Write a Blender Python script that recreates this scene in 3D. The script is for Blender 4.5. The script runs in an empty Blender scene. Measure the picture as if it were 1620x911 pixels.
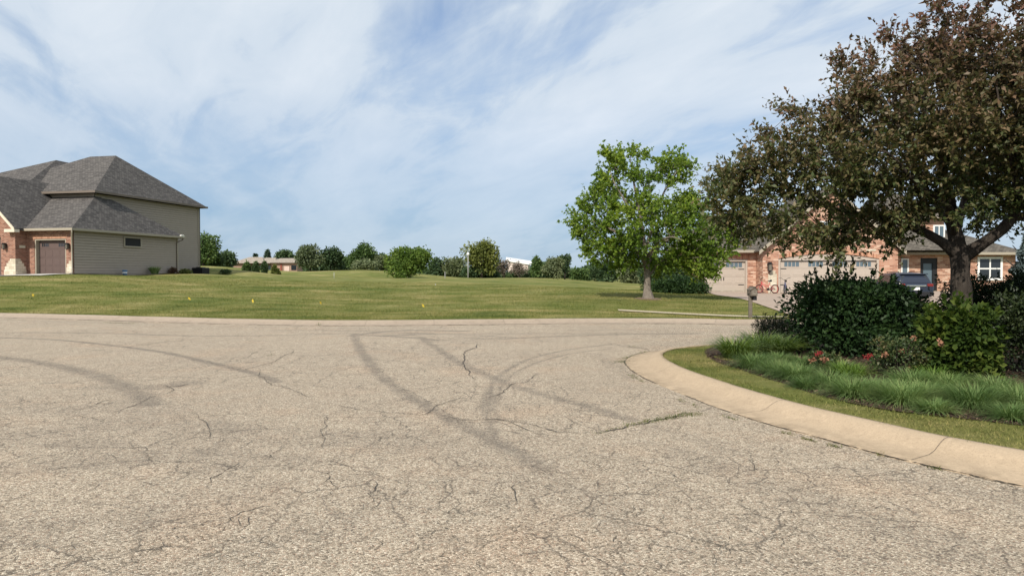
import bpy, math, random
import numpy as np
from mathutils import Vector
rng = np.random.default_rng(7)
random.seed(7)
C = bpy.context.scene.collection
SC = bpy.context.scene
rad = math.radians

# ------------------------------------------------------------------ camera
F = 1115.0                                   # focal length in photo pixels (photo 1620 x 911)
PITCH = math.atan(23.5 / F)
CAMZ = 1.6
cam_d = bpy.data.cameras.new("camera")
cam = bpy.data.objects.new("camera", cam_d)
C.objects.link(cam)
cam.location = (0, 0, CAMZ)
cam.rotation_euler = (math.pi / 2 - PITCH, 0, 0)
cam_d.sensor_width = 36
cam_d.lens = F / 1620 * 36
cam_d.clip_start = 0.05
cam_d.clip_end = 5000
SC.camera = cam

# ------------------------------------------------------------------ light
SUN_EL, SUN_AZ = 38.0, 26.0                  # light travels SUN_AZ degrees to the right of +Y
SUN_STRENGTH, SKY_STRENGTH, EXPOSURE = 3.9, 0.10, 0.38
sd = bpy.data.lights.new("sun", 'SUN')
sd.energy = SUN_STRENGTH
sd.angle = rad(0.8)
sd.color = (1.0, 0.93, 0.83)
sun = bpy.data.objects.new("sun", sd)
C.objects.link(sun)
trav = Vector((math.sin(rad(SUN_AZ)) * math.cos(rad(SUN_EL)), math.cos(rad(SUN_AZ)) * math.cos(rad(SUN_EL)), -math.sin(rad(SUN_EL))))
sun.rotation_euler = trav.to_track_quat('-Z', 'Y').to_euler()
sun.location = (-30, -40, 40)

vs = SC.view_settings
vs.view_transform = 'Standard'
vs.look = 'None'
vs.exposure = EXPOSURE
vs.gamma = 1
vs.use_curve_mapping = False
SC.cycles.max_bounces = 8
SC.cycles.transparent_max_bounces = 8


# ------------------------------------------------------------------ node helpers
class NT:
    def __init__(self, nt):
        self.nt = nt

    def n(self, typ, ins=None, **props):
        nd = self.nt.nodes.new(typ)
        for k, v in props.items():
            setattr(nd, k, v)
        for k, v in (ins or {}).items():
            self.put(nd.inputs[k], v)
        return nd

    def put(self, s, v):
        if isinstance(v, bpy.types.NodeSocket):
            self.nt.links.new(v, s)
        else:
            if s.type == 'RGBA' and len(v) == 3:
                v = (*v, 1)
            s.default_value = v

    def mix(self, f, a, b, blend='MIX'):
        nd = self.n('ShaderNodeMix', {0: f, 6: a, 7: b}, data_type='RGBA', blend_type=blend)
        return nd.outputs[2]

    def math(self, op, a, b=0.0, clamp=False):
        return self.n('ShaderNodeMath', {0: a, 1: b}, operation=op, use_clamp=clamp).outputs[0]

    def ramp(self, f, stops, interp='LINEAR'):
        nd = self.n('ShaderNodeValToRGB', {0: f})
        nd.color_ramp.interpolation = interp
        el = nd.color_ramp.elements
        while len(el) < len(stops):
            el.new(0.5)
        for e, (p, c) in zip(el, stops):
            e.position = p
            e.color = (c, c, c, 1) if not hasattr(c, '__len__') else (*c, 1)
        return nd.outputs[0]

    def rng(self, f, a, b, c=0.0, d=1.0):
        return self.n('ShaderNodeMapRange', {0: f, 1: a, 2: b, 3: c, 4: d}).outputs[0]

    def noise(self, vec, scale, detail=4, rough=0.55, dist=0.0):
        return self.n('ShaderNodeTexNoise', {'Vector': vec, 'Scale': scale, 'Detail': detail, 'Roughness': rough, 'Distortion': dist}).outputs[0]

    def map(self, vec, scale=(1, 1, 1), rot=(0, 0, 0), loc=(0, 0, 0)):
        return self.n('ShaderNodeMapping', {'Vector': vec, 'Scale': scale, 'Rotation': rot, 'Location': loc}).outputs[0]

    def bump(self, h, strength=0.5, dist=0.01):
        return self.n('ShaderNodeBump', {'Height': h, 'Strength': strength, 'Distance': dist}).outputs[0]


def new_mat(name):
    m = bpy.data.materials.new(name)
    m.use_nodes = True
    m.node_tree.nodes.clear()
    t = NT(m.node_tree)
    out = t.n('ShaderNodeOutputMaterial')
    tc = t.n('ShaderNodeTexCoord')
    return m, t, out, tc


def finish(t, out, sh):
    t.nt.links.new(sh, out.inputs[0])


def principled(t, out, color, rough=0.8, metal=0.0, normal=None, spec=0.3):
    ins = {'Base Color': color, 'Roughness': rough, 'Metallic': metal, 'Specular IOR Level': spec}
    if normal is not None:
        ins['Normal'] = normal
    p = t.n('ShaderNodeBsdfPrincipled', ins)
    finish(t, out, p.outputs[0])
    return p


def plain(name, col, rough=0.6, metal=0.0, var=0.15, scale=6.0, spec=0.3):
    m, t, out, tc = new_mat(name)
    nz = t.noise(tc.outputs['Object'], scale, 5)
    c = t.mix(nz, tuple(x * (1 - var) for x in col), tuple(min(1, x * (1 + var)) for x in col))
    principled(t, out, c, rough, metal, spec=spec)
    return m


def glass(name, col=(0.02, 0.025, 0.03), rough=0.06):
    m, t, out, tc = new_mat(name)
    principled(t, out, col, rough, 0.0, spec=0.6)
    return m


# ------------------------------------------------------------------ sky
w = bpy.data.worlds.new("World")
SC.world = w
w.use_nodes = True
w.node_tree.nodes.clear()
t = NT(w.node_tree)
out = t.n('ShaderNodeOutputWorld')
tc = t.n('ShaderNodeTexCoord')
sky = t.n('ShaderNodeTexSky', sky_type='NISHITA', sun_disc=False, sun_elevation=rad(SUN_EL), sun_rotation=rad(180 + SUN_AZ),
          air_density=1.0, dust_density=1.2, ozone_density=1.2, altitude=200)
sep = t.n('ShaderNodeSeparateXYZ', {0: tc.outputs['Generated']})
zz = t.math('MAXIMUM', sep.outputs[2], 0.0)
den = t.math('ADD', zz, 0.16)
px = t.math('DIVIDE', sep.outputs[0], den)
py = t.math('DIVIDE', sep.outputs[1], den)
vec = t.n('ShaderNodeCombineXYZ', {0: px, 1: py, 2: 0.0}).outputs[0]
v1 = t.map(t.map(vec, rot=(0, 0, rad(-14))), scale=(1.15, 0.46, 1), loc=(3.1, 1.2, 0))
n1 = t.noise(v1, 1.15, 9, 0.56, 0.35)
v2 = t.map(t.map(vec, rot=(0, 0, rad(-30))), scale=(2.2, 0.8, 1), loc=(7.3, 4.4, 0))
n2 = t.noise(v2, 2.2, 8, 0.6, 0.6)
v3 = t.map(vec, scale=(0.35, 0.3, 1), loc=(1.7, 0.4, 0))
n3 = t.noise(v3, 1.0, 3, 0.5, 0.2)
cv = t.math('ADD', t.math('MULTIPLY', n1, 0.56), t.math('ADD', t.math('MULTIPLY', n2, 0.26), t.math('MULTIPLY', n3, 0.26)))
cov = t.rng(cv, 0.325, 0.51)
cov = t.n('ShaderNodeMath', {0: cov, 1: 0.85}, operation='POWER').outputs[0]
bright = t.rng(cv, 0.45, 0.70)
ccol = t.mix(bright, (4.8, 5.55, 6.35), (6.8, 7.15, 7.5))
low = t.ramp(sep.outputs[2], [(0.0, 0.45), (0.10, 0.5), (0.24, 0.9), (0.4, 1.0)])
covf = t.math('MULTIPLY', cov, low, True)
skyb = t.mix(1.0, sky.outputs[0], (0.50, 0.76, 1.04), 'MULTIPLY')
hz = t.ramp(sep.outputs[2], [(0.0, 0.85), (0.12, 0.70), (0.30, 0.12), (0.5, 0.0)])
skyb = t.mix(hz, skyb, (2.65, 3.75, 5.05))
skyc = t.mix(covf, skyb, ccol)
bg = t.n('ShaderNodeBackground', {0: skyc, 1: SKY_STRENGTH})
t.nt.links.new(bg.outputs[0], out.inputs[0])


# ------------------------------------------------------------------ projection helpers (photo pixel <-> real place)
def ray(px, py):
    x = (px - 810.0) / F
    y = -(py - 455.5) / F
    cp, sp = math.cos(PITCH), math.sin(PITCH)
    return np.array([x, cp + y * sp, -sp + y * cp])


def G(px, py, z=0.0):
    d = ray(px, py)
    k = (z - CAMZ) / d[2]
    return np.array([d[0] * k, d[1] * k, z])


def P(px, py, Y):
    d = ray(px, py)
    k = Y / d[1]
    return np.array([d[0] * k, Y, CAMZ + d[2] * k])


# ------------------------------------------------------------------ scene-object helpers
def tag(o, label=None, cat=None, group=None, kind=None):
    if label: o['label'] = label
    if cat: o['category'] = cat
    if group: o['group'] = group
    if kind: o['kind'] = kind
    return o


def thing(name, label, cat, loc, group=None, rz=0.0):
    o = bpy.data.objects.new(name, None)
    o.empty_display_size = 0.2
    C.objects.link(o)
    o.location = loc
    o.rotation_euler = (0, 0, rz)
    return tag(o, label, cat, group)


def wloc(o):
    v = np.zeros(3)
    while o is not None:
        v += np.array(o.location)
        o = o.parent
    return v


def link(name, me, parent=None, local=False):
    o = bpy.data.objects.new(name, me)
    C.objects.link(o)
    if parent is not None:
        o.parent = parent
        if not local:
            off = wloc(parent)
            if np.abs(off).max() > 0:
                n = len(me.vertices)
                co = np.empty(n * 3)
                me.vertices.foreach_get('co', co)
                co = (co.reshape(-1, 3) - off).ravel()
                me.vertices.foreach_set('co', co)
                me.update()
    return o


def np_mesh(name, V, Fc, mats, parent=None, local=False, smooth=False, mi=None, attrs=None):
    V = np.asarray(V, dtype=np.float32)
    Fc = np.asarray(Fc, dtype=np.int32)
    k = Fc.shape[1]
    me = bpy.data.meshes.new(name)
    me.vertices.add(len(V))
    me.vertices.foreach_set('co', V.ravel())
    me.loops.add(Fc.size)
    me.loops.foreach_set('vertex_index', Fc.ravel())
    me.polygons.add(len(Fc))
    me.polygons.foreach_set('loop_start', np.arange(0, Fc.size, k, dtype=np.int32))
    if smooth:
        me.polygons.foreach_set('use_smooth', np.ones(len(Fc), dtype=bool))
    for m in (mats if isinstance(mats, (list, tuple)) else [mats]):
        me.materials.append(m)
    if mi is not None:
        me.polygons.foreach_set('material_index', np.asarray(mi, dtype=np.int32))
    for an, av in (attrs or {}).items():
        a = me.attributes.new(an, 'FLOAT', 'POINT')
        a.data.foreach_set('value', np.asarray(av, dtype=np.float32))
    me.update(calc_edges=True)
    return link(name, me, parent, local)


class MB:
    """collects polygons and builds ONE mesh object, with uvs in metres"""
    def __init__(self, f=None):
        self.v, self.f, self.m, self.s = [], [], [], []
        self.fn = f or (lambda *a: a)

    def face(self, pts, m=0, smooth=False):
        i = len(self.v)
        self.v += [tuple(float(c) for c in self.fn(*p)) for p in pts]
        self.f.append(list(range(i, i + len(pts))))
        self.m.append(m)
        self.s.append(smooth)

    def box(self, x0, x1, y0, y1, z0, z1, m=0):
        p = [(x0, y0, z0), (x1, y0, z0), (x1, y1, z0), (x0, y1, z0), (x0, y0, z1), (x1, y0, z1), (x1, y1, z1), (x0, y1, z1)]
        for q in ((0, 3, 2, 1), (4, 5, 6, 7), (0, 1, 5, 4), (1, 2, 6, 5), (2, 3, 7, 6), (3, 0, 4, 7)):
            self.face([p[i] for i in q], m)

    def bbox(self, x0, x1, y0, y1, z0, z1, c=0.02, m=0):
        """box with chamfered vertical and top edges"""
        def ring(z, k):
            return [(x0 + c + k, y0 + k, z), (x1 - c - k, y0 + k, z), (x1 - k, y0 + c + k, z), (x1 - k, y1 - c - k, z),
                    (x1 - c - k, y1 - k, z), (x0 + c + k, y1 - k, z), (x0 + k, y1 - c - k, z), (x0 + k, y0 + c + k, z)]
        R = [ring(z0, 0), ring(z1 - c, 0), ring(z1, c)]
        for a, b in zip(R[:-1], R[1:]):
            for i in range(8):
                j = (i + 1) % 8
                self.face([a[i], a[j], b[j], b[i]], m)
        self.face(R[-1], m)
        self.face(R[0][::-1], m)

    def tube(self, pts, r, n=8, m=0, caps=True):
        pts = [np.array(p, float) for p in pts]
        rs = r if hasattr(r, '__len__') else [r] * len(pts)
        rings = []
        ref = None
        for i, p in enumerate(pts):
            d = pts[min(i + 1, len(pts) - 1)] - pts[max(i - 1, 0)]
            d /= np.linalg.norm(d) + 1e-9
            if ref is None:
                ref = np.array([0, 0, 1.0]) if abs(d[2]) < 0.9 else np.array([1.0, 0, 0])
            a = np.cross(d, ref)
            a /= np.linalg.norm(a) + 1e-9
            b = np.cross(a, d)
            ref = b
            rings.append([p + rs[i] * (math.cos(q) * a + math.sin(q) * b) for q in np.linspace(0, 2 * math.pi, n, endpoint=False)])
        for A, B in zip(rings[:-1], rings[1:]):
            for i in range(n):
                j = (i + 1) % n
                self.face([A[i], A[j], B[j], B[i]], m, True)
        if caps:
            self.face(rings[0][::-1], m)
            self.face(rings[-1], m)

    def lathe(self, c, prof, n=16, m=0, axis=2):
        c = np.array(c, float)
        def pt(r, h, q):
            a, b = r * math.cos(q), r * math.sin(q)
            return c + (np.array([a, b, h]) if axis == 2 else np.array([h, a, b]) if axis == 0 else np.array([a, h, b]))
        for (r0, h0), (r1, h1) in zip(prof[:-1], prof[1:]):
            for i in range(n):
                q0, q1 = 2 * math.pi * i / n, 2 * math.pi * (i + 1) / n
                self.face([pt(r0, h0, q0), pt(r0, h0, q1), pt(r1, h1, q1), pt(r1, h1, q0)], m, True)

    def build(self, name, mats, parent=None, local=False):
        me = bpy.data.meshes.new(name)
        me.from_pydata(self.v, [], self.f)
        for mm in (mats if isinstance(mats, (list, tuple)) else [mats]):
            me.materials.append(mm)
        me.polygons.foreach_set('material_index', self.m)
        me.polygons.foreach_set('use_smooth', self.s)
        me.update(calc_edges=True)
        uv = me.uv_layers.new(name='UVMap')
        buf = np.zeros(len(me.loops) * 2, dtype=np.float32)
        li = 0
        Z = np.array([0, 0, 1.0])
        for fc in self.f:
            q = np.array([self.v[i] for i in fc])
            nn = np.zeros(3)
            for i in range(len(q)):
                nn += np.cross(q[i] - q[0], q[(i + 1) % len(q)] - q[0])
            L = np.linalg.norm(nn)
            nn = nn / L if L > 1e-12 else Z
            tt = np.cross(Z, nn)
            L = np.linalg.norm(tt)
            tt = tt / L if L > 1e-3 else np.array([1.0, 0, 0])
            bb = np.cross(nn, tt)
            for p in q:
                buf[li * 2] = p @ tt
                buf[li * 2 + 1] = p @ bb
                li += 1
        uv.data.foreach_set('uv', buf)
        # weld coincident vertices for smooth shading
        import bmesh
        bm = bmesh.new()
        bm.from_mesh(me)
        bmesh.ops.remove_doubles(bm, verts=bm.verts, dist=1e-5)
        bm.to_mesh(me)
        bm.free()
        return link(name, me, parent, local)


def catmull(pts, n=8):
    p = [np.array(q, float) for q in pts]
    p = [2 * p[0] - p[1]] + p + [2 * p[-1] - p[-2]]
    o = []
    for i in range(1, len(p) - 2):
        for k in range(n):
            s = k / n
            o.append(0.5 * (2 * p[i] + (p[i + 1] - p[i - 1]) * s + (2 * p[i - 1] - 5 * p[i] + 4 * p[i + 1] - p[i + 2]) * s * s
                            + (3 * p[i] - p[i - 1] - 3 * p[i + 1] + p[i + 2]) * s ** 3))
    o.append(p[-2])
    return np.array(o)


def dist_poly(Q, path):
    """distance of 2D points to a polyline and signed side (positive = left of travel)"""
    best = np.full(len(Q), 1e9)
    side = np.zeros(len(Q))
    for a, b in zip(path[:-1], path[1:]):
        ab = b - a
        L = ab @ ab + 1e-12
        s = np.clip(((Q - a) @ ab) / L, 0, 1)
        dv = Q - (a + s[:, None] * ab)
        d = np.hypot(dv[:, 0], dv[:, 1])
        sd_ = ab[0] * (Q[:, 1] - a[1]) - ab[1] * (Q[:, 0] - a[0])
        k = d < best
        best[k] = d[k]
        side[k] = sd_[k]
    return best, np.sign(side)


def in_poly(Q, poly):
    x, y = Q[:, 0], Q[:, 1]
    ins = np.zeros(len(Q), bool)
    n = len(poly)
    for i in range(n):
        x0, y0 = poly[i]
        x1, y1 = poly[(i + 1) % n]
        c = ((y0 > y) != (y1 > y)) & (x < (x1 - x0) * (y - y0) / (y1 - y0 + 1e-12) + x0)
        ins ^= c
    return ins


# ------------------------------------------------------------------ kerb lines and terrain
near_px = [(1620, 770), (1500, 744), (1400, 721), (1300, 694), (1200, 667), (1120, 640), (1060, 616), (1015, 596), (992, 579), (992, 568), (1012, 560), (1045, 555), (1090, 551), (1135, 548)]
near_pts = [(6.2, 1.6), (5.0, 3.5)] + [tuple(G(*p)[:2]) for p in near_px] + [(7.5, 16.1), (12, 16.4), (20, 16.6), (45, 17)]
NEAR = catmull(near_pts, 10)
far_px = [(0, 503), (120, 506), (250, 510), (380, 513.5), (500, 515.5), (600, 515.5), (700, 514.5), (800, 513.5), (900, 512.5), (1000, 512), (1100, 512.5), (1190, 514)]
far_pts = [(-70, 36), (-45, 31.5), (-30, 28.4)] + [tuple(G(*p)[:2]) for p in far_px] + [(12, 22.3), (20, 22.6), (45, 23)]
FAR = catmull(far_pts, 8)
KW = 0.66


def offset(path, d):
    tg = np.gradient(path, axis=0)
    tg /= np.linalg.norm(tg, axis=1)[:, None] + 1e-9
    nrm = np.stack([-tg[:, 1], tg[:, 0]], 1)
    return path + nrm * d


ISLAND = np.vstack([NEAR, [(45, -20), (6.5, -20)]])

ctrl_px = [  # photo px, py, distance: where the lawn surface is seen
    (0, 494, 26), (250, 502, 24), (500, 508, 22.3), (800, 506, 22.4), (1000, 505.5, 22.8), (1190, 509, 22.8),
    (0, 465, 33), (200, 468, 32), (500, 474, 32), (800, 474, 32), (1000, 470, 33), (1190, 492, 27),
    (0, 438, 43), (110, 434, 46), (285, 437, 56), (313, 434, 62), (200, 436, 50), (200, 444, 42), (400, 446, 48), (600, 450, 48), (800, 455, 46), (960, 458, 44),
    (300, 440, 60), (350, 422.5, 95), (400, 437, 75), (440, 437, 75), (520, 428.5, 86), (600, 429.5, 84), (480, 430, 86), (560, 441, 64), (480, 441, 64), (400, 431, 100),
    (650, 443, 78), (700, 445, 78), (740, 446, 80), (790, 441.5, 74), (850, 440, 72), (920, 445, 68), (960, 453, 62), (1000, 460, 52), (850, 449, 56),
    (1030, 462, 43), (1115, 462.5, 45), (1240, 466, 44), (1400, 462, 46), (1600, 462, 46), (1240, 492, 27), (1500, 500, 25),
    (700, 440, 115), (850, 441, 115), (560, 436, 130), (400, 434, 150), (0, 430, 75), (-300, 430, 60), (-300, 460, 35), (1900, 462, 46), (1000, 452, 90), (1300, 452, 75),
]
CT = np.array([P(*c) for c in ctrl_px] + [(-80, 140, 1.5), (120, 140, 0.3), (-90, 40, 1.2), (120, 40, 0.3), (0, 200, 0.8), (-60, 22, 0.2), (60, 23, .12)])
MQ = 6.0


def _phi(d2):
    return -np.sqrt(d2 + MQ * MQ)


_d2 = ((CT[:, None, :2] - CT[None, :, :2]) ** 2).sum(-1)
_A = _phi(_d2) - 0.012 * np.eye(len(CT))
_W = np.linalg.solve(np.block([[_A, np.ones((len(CT), 1))], [np.ones((1, len(CT))), np.zeros((1, 1))]]), np.append(CT[:, 2], 0))


def land(Q):
    Q = np.atleast_2d(np.asarray(Q, float))
    o = np.empty(len(Q))
    for i in range(0, len(Q), 20000):
        q = Q[i:i + 20000]
        d2 = ((q[:, None, :] - CT[None, :, :2]) ** 2).sum(-1)
        o[i:i + 20000] = _phi(d2) @ _W[:-1] + _W[-1]
    r = np.hypot(Q[:, 0], Q[:, 1])
    k = np.clip((r - 170) / 150, 0, 1)
    o = o * (1 - k) + 0.5 * k
    isl = in_poly(Q, ISLAND)
    o[isl] = 0.12
    dF, _ = dist_poly(Q, FAR)
    nf = np.clip((dF - KW) / 2.5, 0, 1)               # meet the back of the kerb
    nf = nf * nf * (3 - 2 * nf)
    o = np.where(isl, o, 0.115 * (1 - nf) + o * nf)
    return o


def gz(x, y):
    return float(land([(x, y)])[0])


def sheet_grid(xs, ys):
    X, Y = np.meshgrid(xs, ys)
    n, m = len(ys), len(xs)
    idx = np.arange(n * m).reshape(n, m)
    Fc = np.stack([idx[:-1, :-1], idx[:-1, 1:], idx[1:, 1:], idx[1:, :-1]], -1).reshape(-1, 4)
    return X.ravel(), Y.ravel(), Fc


def ramp_axis(lo, hi, step, far_lo, far_hi, g=1.12):
    a = list(np.arange(lo, hi + 1e-6, step))
    s, x = step, hi
    while x < far_hi:
        s *= g
        x += s
        a.append(x)
    s, x = step, lo
    b = []
    while x > far_lo:
        s *= g
        x -= s
        b.append(x)
    return np.array(b[::-1] + a)


# ------------------------------------------------------------------ materials
def m_lawn(name="lawn", blade=False):
    m, t, out, tc = new_mat(name)
    o = tc.outputs['Object']
    a = t.noise(o, 0.35, 6, 0.62)
    b = t.noise(t.map(o, scale=(0.35, 2.2, 1), rot=(0, 0, rad(7))), 0.8, 5, 0.6)
    c = t.noise(o, 14, 6, 0.7)
    e = t.noise(o, 90, 3, 0.7)
    # mowing passes: bands of bent grass about a metre and a half wide
    wv = t.n('ShaderNodeTexWave', {'Vector': t.map(o, rot=(0, 0, rad(-80))), 'Scale': 0.20, 'Distortion': 4.0, 'Detail': 4, 'Detail Scale': 0.5, 'Detail Roughness': 0.6}).outputs[1]
    f = t.math('ADD', t.math('MULTIPLY', a, 0.62), t.math('ADD', t.math('MULTIPLY', b, 0.38), t.math('MULTIPLY', t.math('SUBTRACT', wv, 0.5), 0.04)))
    col = t.ramp(f, [(0.36, (0.105, 0.130, 0.032)), (0.46, (0.175, 0.185, 0.052)), (0.54, (0.245, 0.225, 0.078)), (0.64, (0.37, 0.31, 0.14))])
    g_ = t.noise(t.map(o, scale=(0.5, 1.4, 1)), 0.12, 4, 0.55)
    col = t.mix(t.rng(g_, 0.45, 0.62, 0, 0.55), col, t.mix(1.0, col, (0.62, 0.82, 0.6), 'MULTIPLY'))
    if blade:
        r = t.n('ShaderNodeNewGeometry').outputs['Random Per Island']
        col = t.mix(1.0, col, t.ramp(r, [(0.0, (0.45, 0.55, 0.4)), (0.5, (0.95, 1.0, 0.9)), (0.9, (1.35, 1.25, 1.3)), (1.0, (1.9, 1.6, 2.0))]), 'MULTIPLY')
        d = t.n('ShaderNodeBsdfPrincipled', {'Base Color': col, 'Roughness': 0.75, 'Specular IOR Level': 0.1})
        tr = t.n('ShaderNodeBsdfTranslucent', {'Color': col})
        mx = t.n('ShaderNodeMixShader', {0: 0.3, 1: d.outputs[0], 2: tr.outputs[0]})
        finish(t, out, mx.outputs[0])
        return m
    col = t.mix(t.rng(c, 0.35, 0.7, 0.0, 0.6), col, t.mix(1.0, col, (0.55, 0.62, 0.5), 'MULTIPLY'))
    col = t.mix(t.rng(e, 0.5, 0.75, 0.0, 0.5), col, (0.25, 0.22, 0.10))
    principled(t, out, col, 0.95, spec=0.08, normal=t.bump(t.math('ADD', c, e), 0.8, 0.04))
    return m


def m_leaf(name, c1, c2, c3=None, transl=0.35, big=0.7, rough=0.5, zr=None, spec=0.35):
    """leaf colour varies leaf by leaf and in broad patches"""
    m, t, out, tc = new_mat(name)
    geo = t.n('ShaderNodeNewGeometry')
    r = geo.outputs['Random Per Island']
    nz = t.noise(tc.outputs['Object'], big, 3)
    f = t.math('ADD', t.math('MULTIPLY', r, 0.55), t.rng(nz, 0.3, 0.7, -0.05, 0.5))
    col = t.ramp(f, [(0.12, c1), (0.55, c2), (0.95, c3 or c2)])
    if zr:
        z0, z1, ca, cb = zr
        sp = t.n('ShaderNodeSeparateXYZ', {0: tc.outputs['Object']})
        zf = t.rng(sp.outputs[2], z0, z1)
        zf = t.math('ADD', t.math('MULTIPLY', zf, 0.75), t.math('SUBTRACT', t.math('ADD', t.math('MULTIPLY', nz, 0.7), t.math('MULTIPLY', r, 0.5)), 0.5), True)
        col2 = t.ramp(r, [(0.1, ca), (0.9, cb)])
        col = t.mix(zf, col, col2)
    orn = t.n('ShaderNodeObjectInfo').outputs['Random']
    col = t.mix(1.0, col, t.ramp(orn, [(0.0, (0.80, 0.84, 0.80)), (0.5, (1.0, 1.0, 1.0)), (1.0, (1.22, 1.16, 1.15))]), 'MULTIPLY')
    d = t.n('ShaderNodeBsdfPrincipled', {'Base Color': col, 'Roughness': rough, 'Specular IOR Level': spec})
    tr = t.n('ShaderNodeBsdfTranslucent', {'Color': t.mix(0.5, col, t.mix(1.0, col, (1.5, 1.7, 0.6), 'MULTIPLY'))})
    mx = t.n('ShaderNodeMixShader', {0: transl, 1: d.outputs[0], 2: tr.outputs[0]})
    finish(t, out, mx.outputs[0])
    return m


def m_bark(name, a=(0.06, 0.05, 0.042), b=(0.16, 0.135, 0.11)):
    m, t, out, tc = new_mat(name)
    o = tc.outputs['Object']
    n = t.noise(t.map(o, scale=(1, 1, 0.25)), 26, 6, 0.7)
    n2 = t.noise(o, 7, 4)
    col = t.mix(t.rng(n, 0.3, 0.7), a, b)
    col = t.mix(t.rng(n2, 0.5, 0.75, 0, 0.5), col, tuple(x * 1.5 for x in b))
    principled(t, out, col, 0.95, spec=0.1, normal=t.bump(n, 0.9, 0.03))
    return m


def m_brick(name, cols, mortar, bw=0.22, bh=0.075, var_scale=1.5):
    m, t, out, tc = new_mat(name)
    uv = tc.outputs['UV']
    br = t.n('ShaderNodeTexBrick', {'Vector': uv, 'Color1': (0, 0, 0), 'Color2': (1, 1, 1), 'Mortar': (0.5, 0.5, 0.5), 'Scale': 1.0,
                                    'Mortar Size': 0.007, 'Brick Width': bw, 'Row Height': bh, 'Bias': 0.0})
    br.offset = 0.5
    col = t.ramp(br.outputs[0], cols)
    nz = t.noise(uv, var_scale, 5, 0.65)
    col = t.mix(t.rng(nz, 0.35, 0.75, 0.0, 0.35), col, cols[-1][1])
    col = t.mix(t.math('MULTIPLY', br.outputs[1], 0.85), col, mortar)
    principled(t, out, col, 0.9, spec=0.15, normal=t.bump(t.math('SUBTRACT', 1.0, br.outputs[1]), 0.5, 0.006))
    return m


def m_shingle(name, cols):
    m, t, out, tc = new_mat(name)
    uv = tc.outputs['UV']
    br = t.n('ShaderNodeTexBrick', {'Vector': uv, 'Color1': (0, 0, 0), 'Color2': (1, 1, 1), 'Mortar': (0, 0, 0), 'Scale': 1.0,
                                    'Mortar Size': 0.008, 'Brick Width': 0.24, 'Row Height': 0.15, 'Bias': 0.0})
    nz = t.noise(uv, 9, 4, 0.7)
    nb = t.noise(uv, 0.6, 4)
    f = t.math('ADD', t.math('MULTIPLY', br.outputs[0], 0.5), t.math('MULTIPLY', nz, 0.5))
    col = t.ramp(f, cols)
    col = t.mix(t.rng(nb, 0.3, 0.7, 0, 0.25), col, cols[-1][1])
    col = t.mix(t.math('MULTIPLY', br.outputs[1], 0.7), col, tuple(x * 0.35 for x in cols[0][1]))
    principled(t, out, col, 0.95, spec=0.1, normal=t.bump(t.math('SUBTRACT', 1.0, br.outputs[1]), 0.6, 0.01))
    return m


def m_concrete(name, c1, c2, dirt=0.35):
    m, t, out, tc = new_mat(name)
    o = tc.outputs['Object']
    a = t.noise(o, 0.9, 6, 0.6)
    b = t.noise(o, 60, 4, 0.8)
    c = t.noise(o, 5, 5, 0.65)
    col = t.mix(a, c1, c2)
    col = t.mix(t.rng(c, 0.55, 0.8, 0, dirt), col, tuple(x * 0.6 for x in c1))
    d = t.noise(o, 17, 6, 0.8)
    col = t.mix(t.rng(b, 0.5, 0.72, 0, 0.6), col, tuple(x * 0.55 for x in c1))
    col = t.mix(t.rng(d, 0.54, 0.72, 0, 0.4), col, tuple(x * 0.62 for x in c1))
    col = t.mix(t.rng(d, 0.46, 0.30, 0, 0.4), col, tuple(min(1, x * 1.3) for x in c2))
    ga = t.n('ShaderNodeAttribute', attribute_name='gutter').outputs['Fac']
    gd = t.math('MULTIPLY', ga, t.rng(t.noise(o, 3.5, 6, 0.75), 0.42, 0.62), True)
    col = t.mix(t.math('MULTIPLY', gd, 0.75), col, tuple(x * 0.42 for x in c1))
    principled(t, out, col, 0.93, spec=0.15, normal=t.bump(t.math('ADD', b, d), 0.5, 0.008))
    return m


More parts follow.
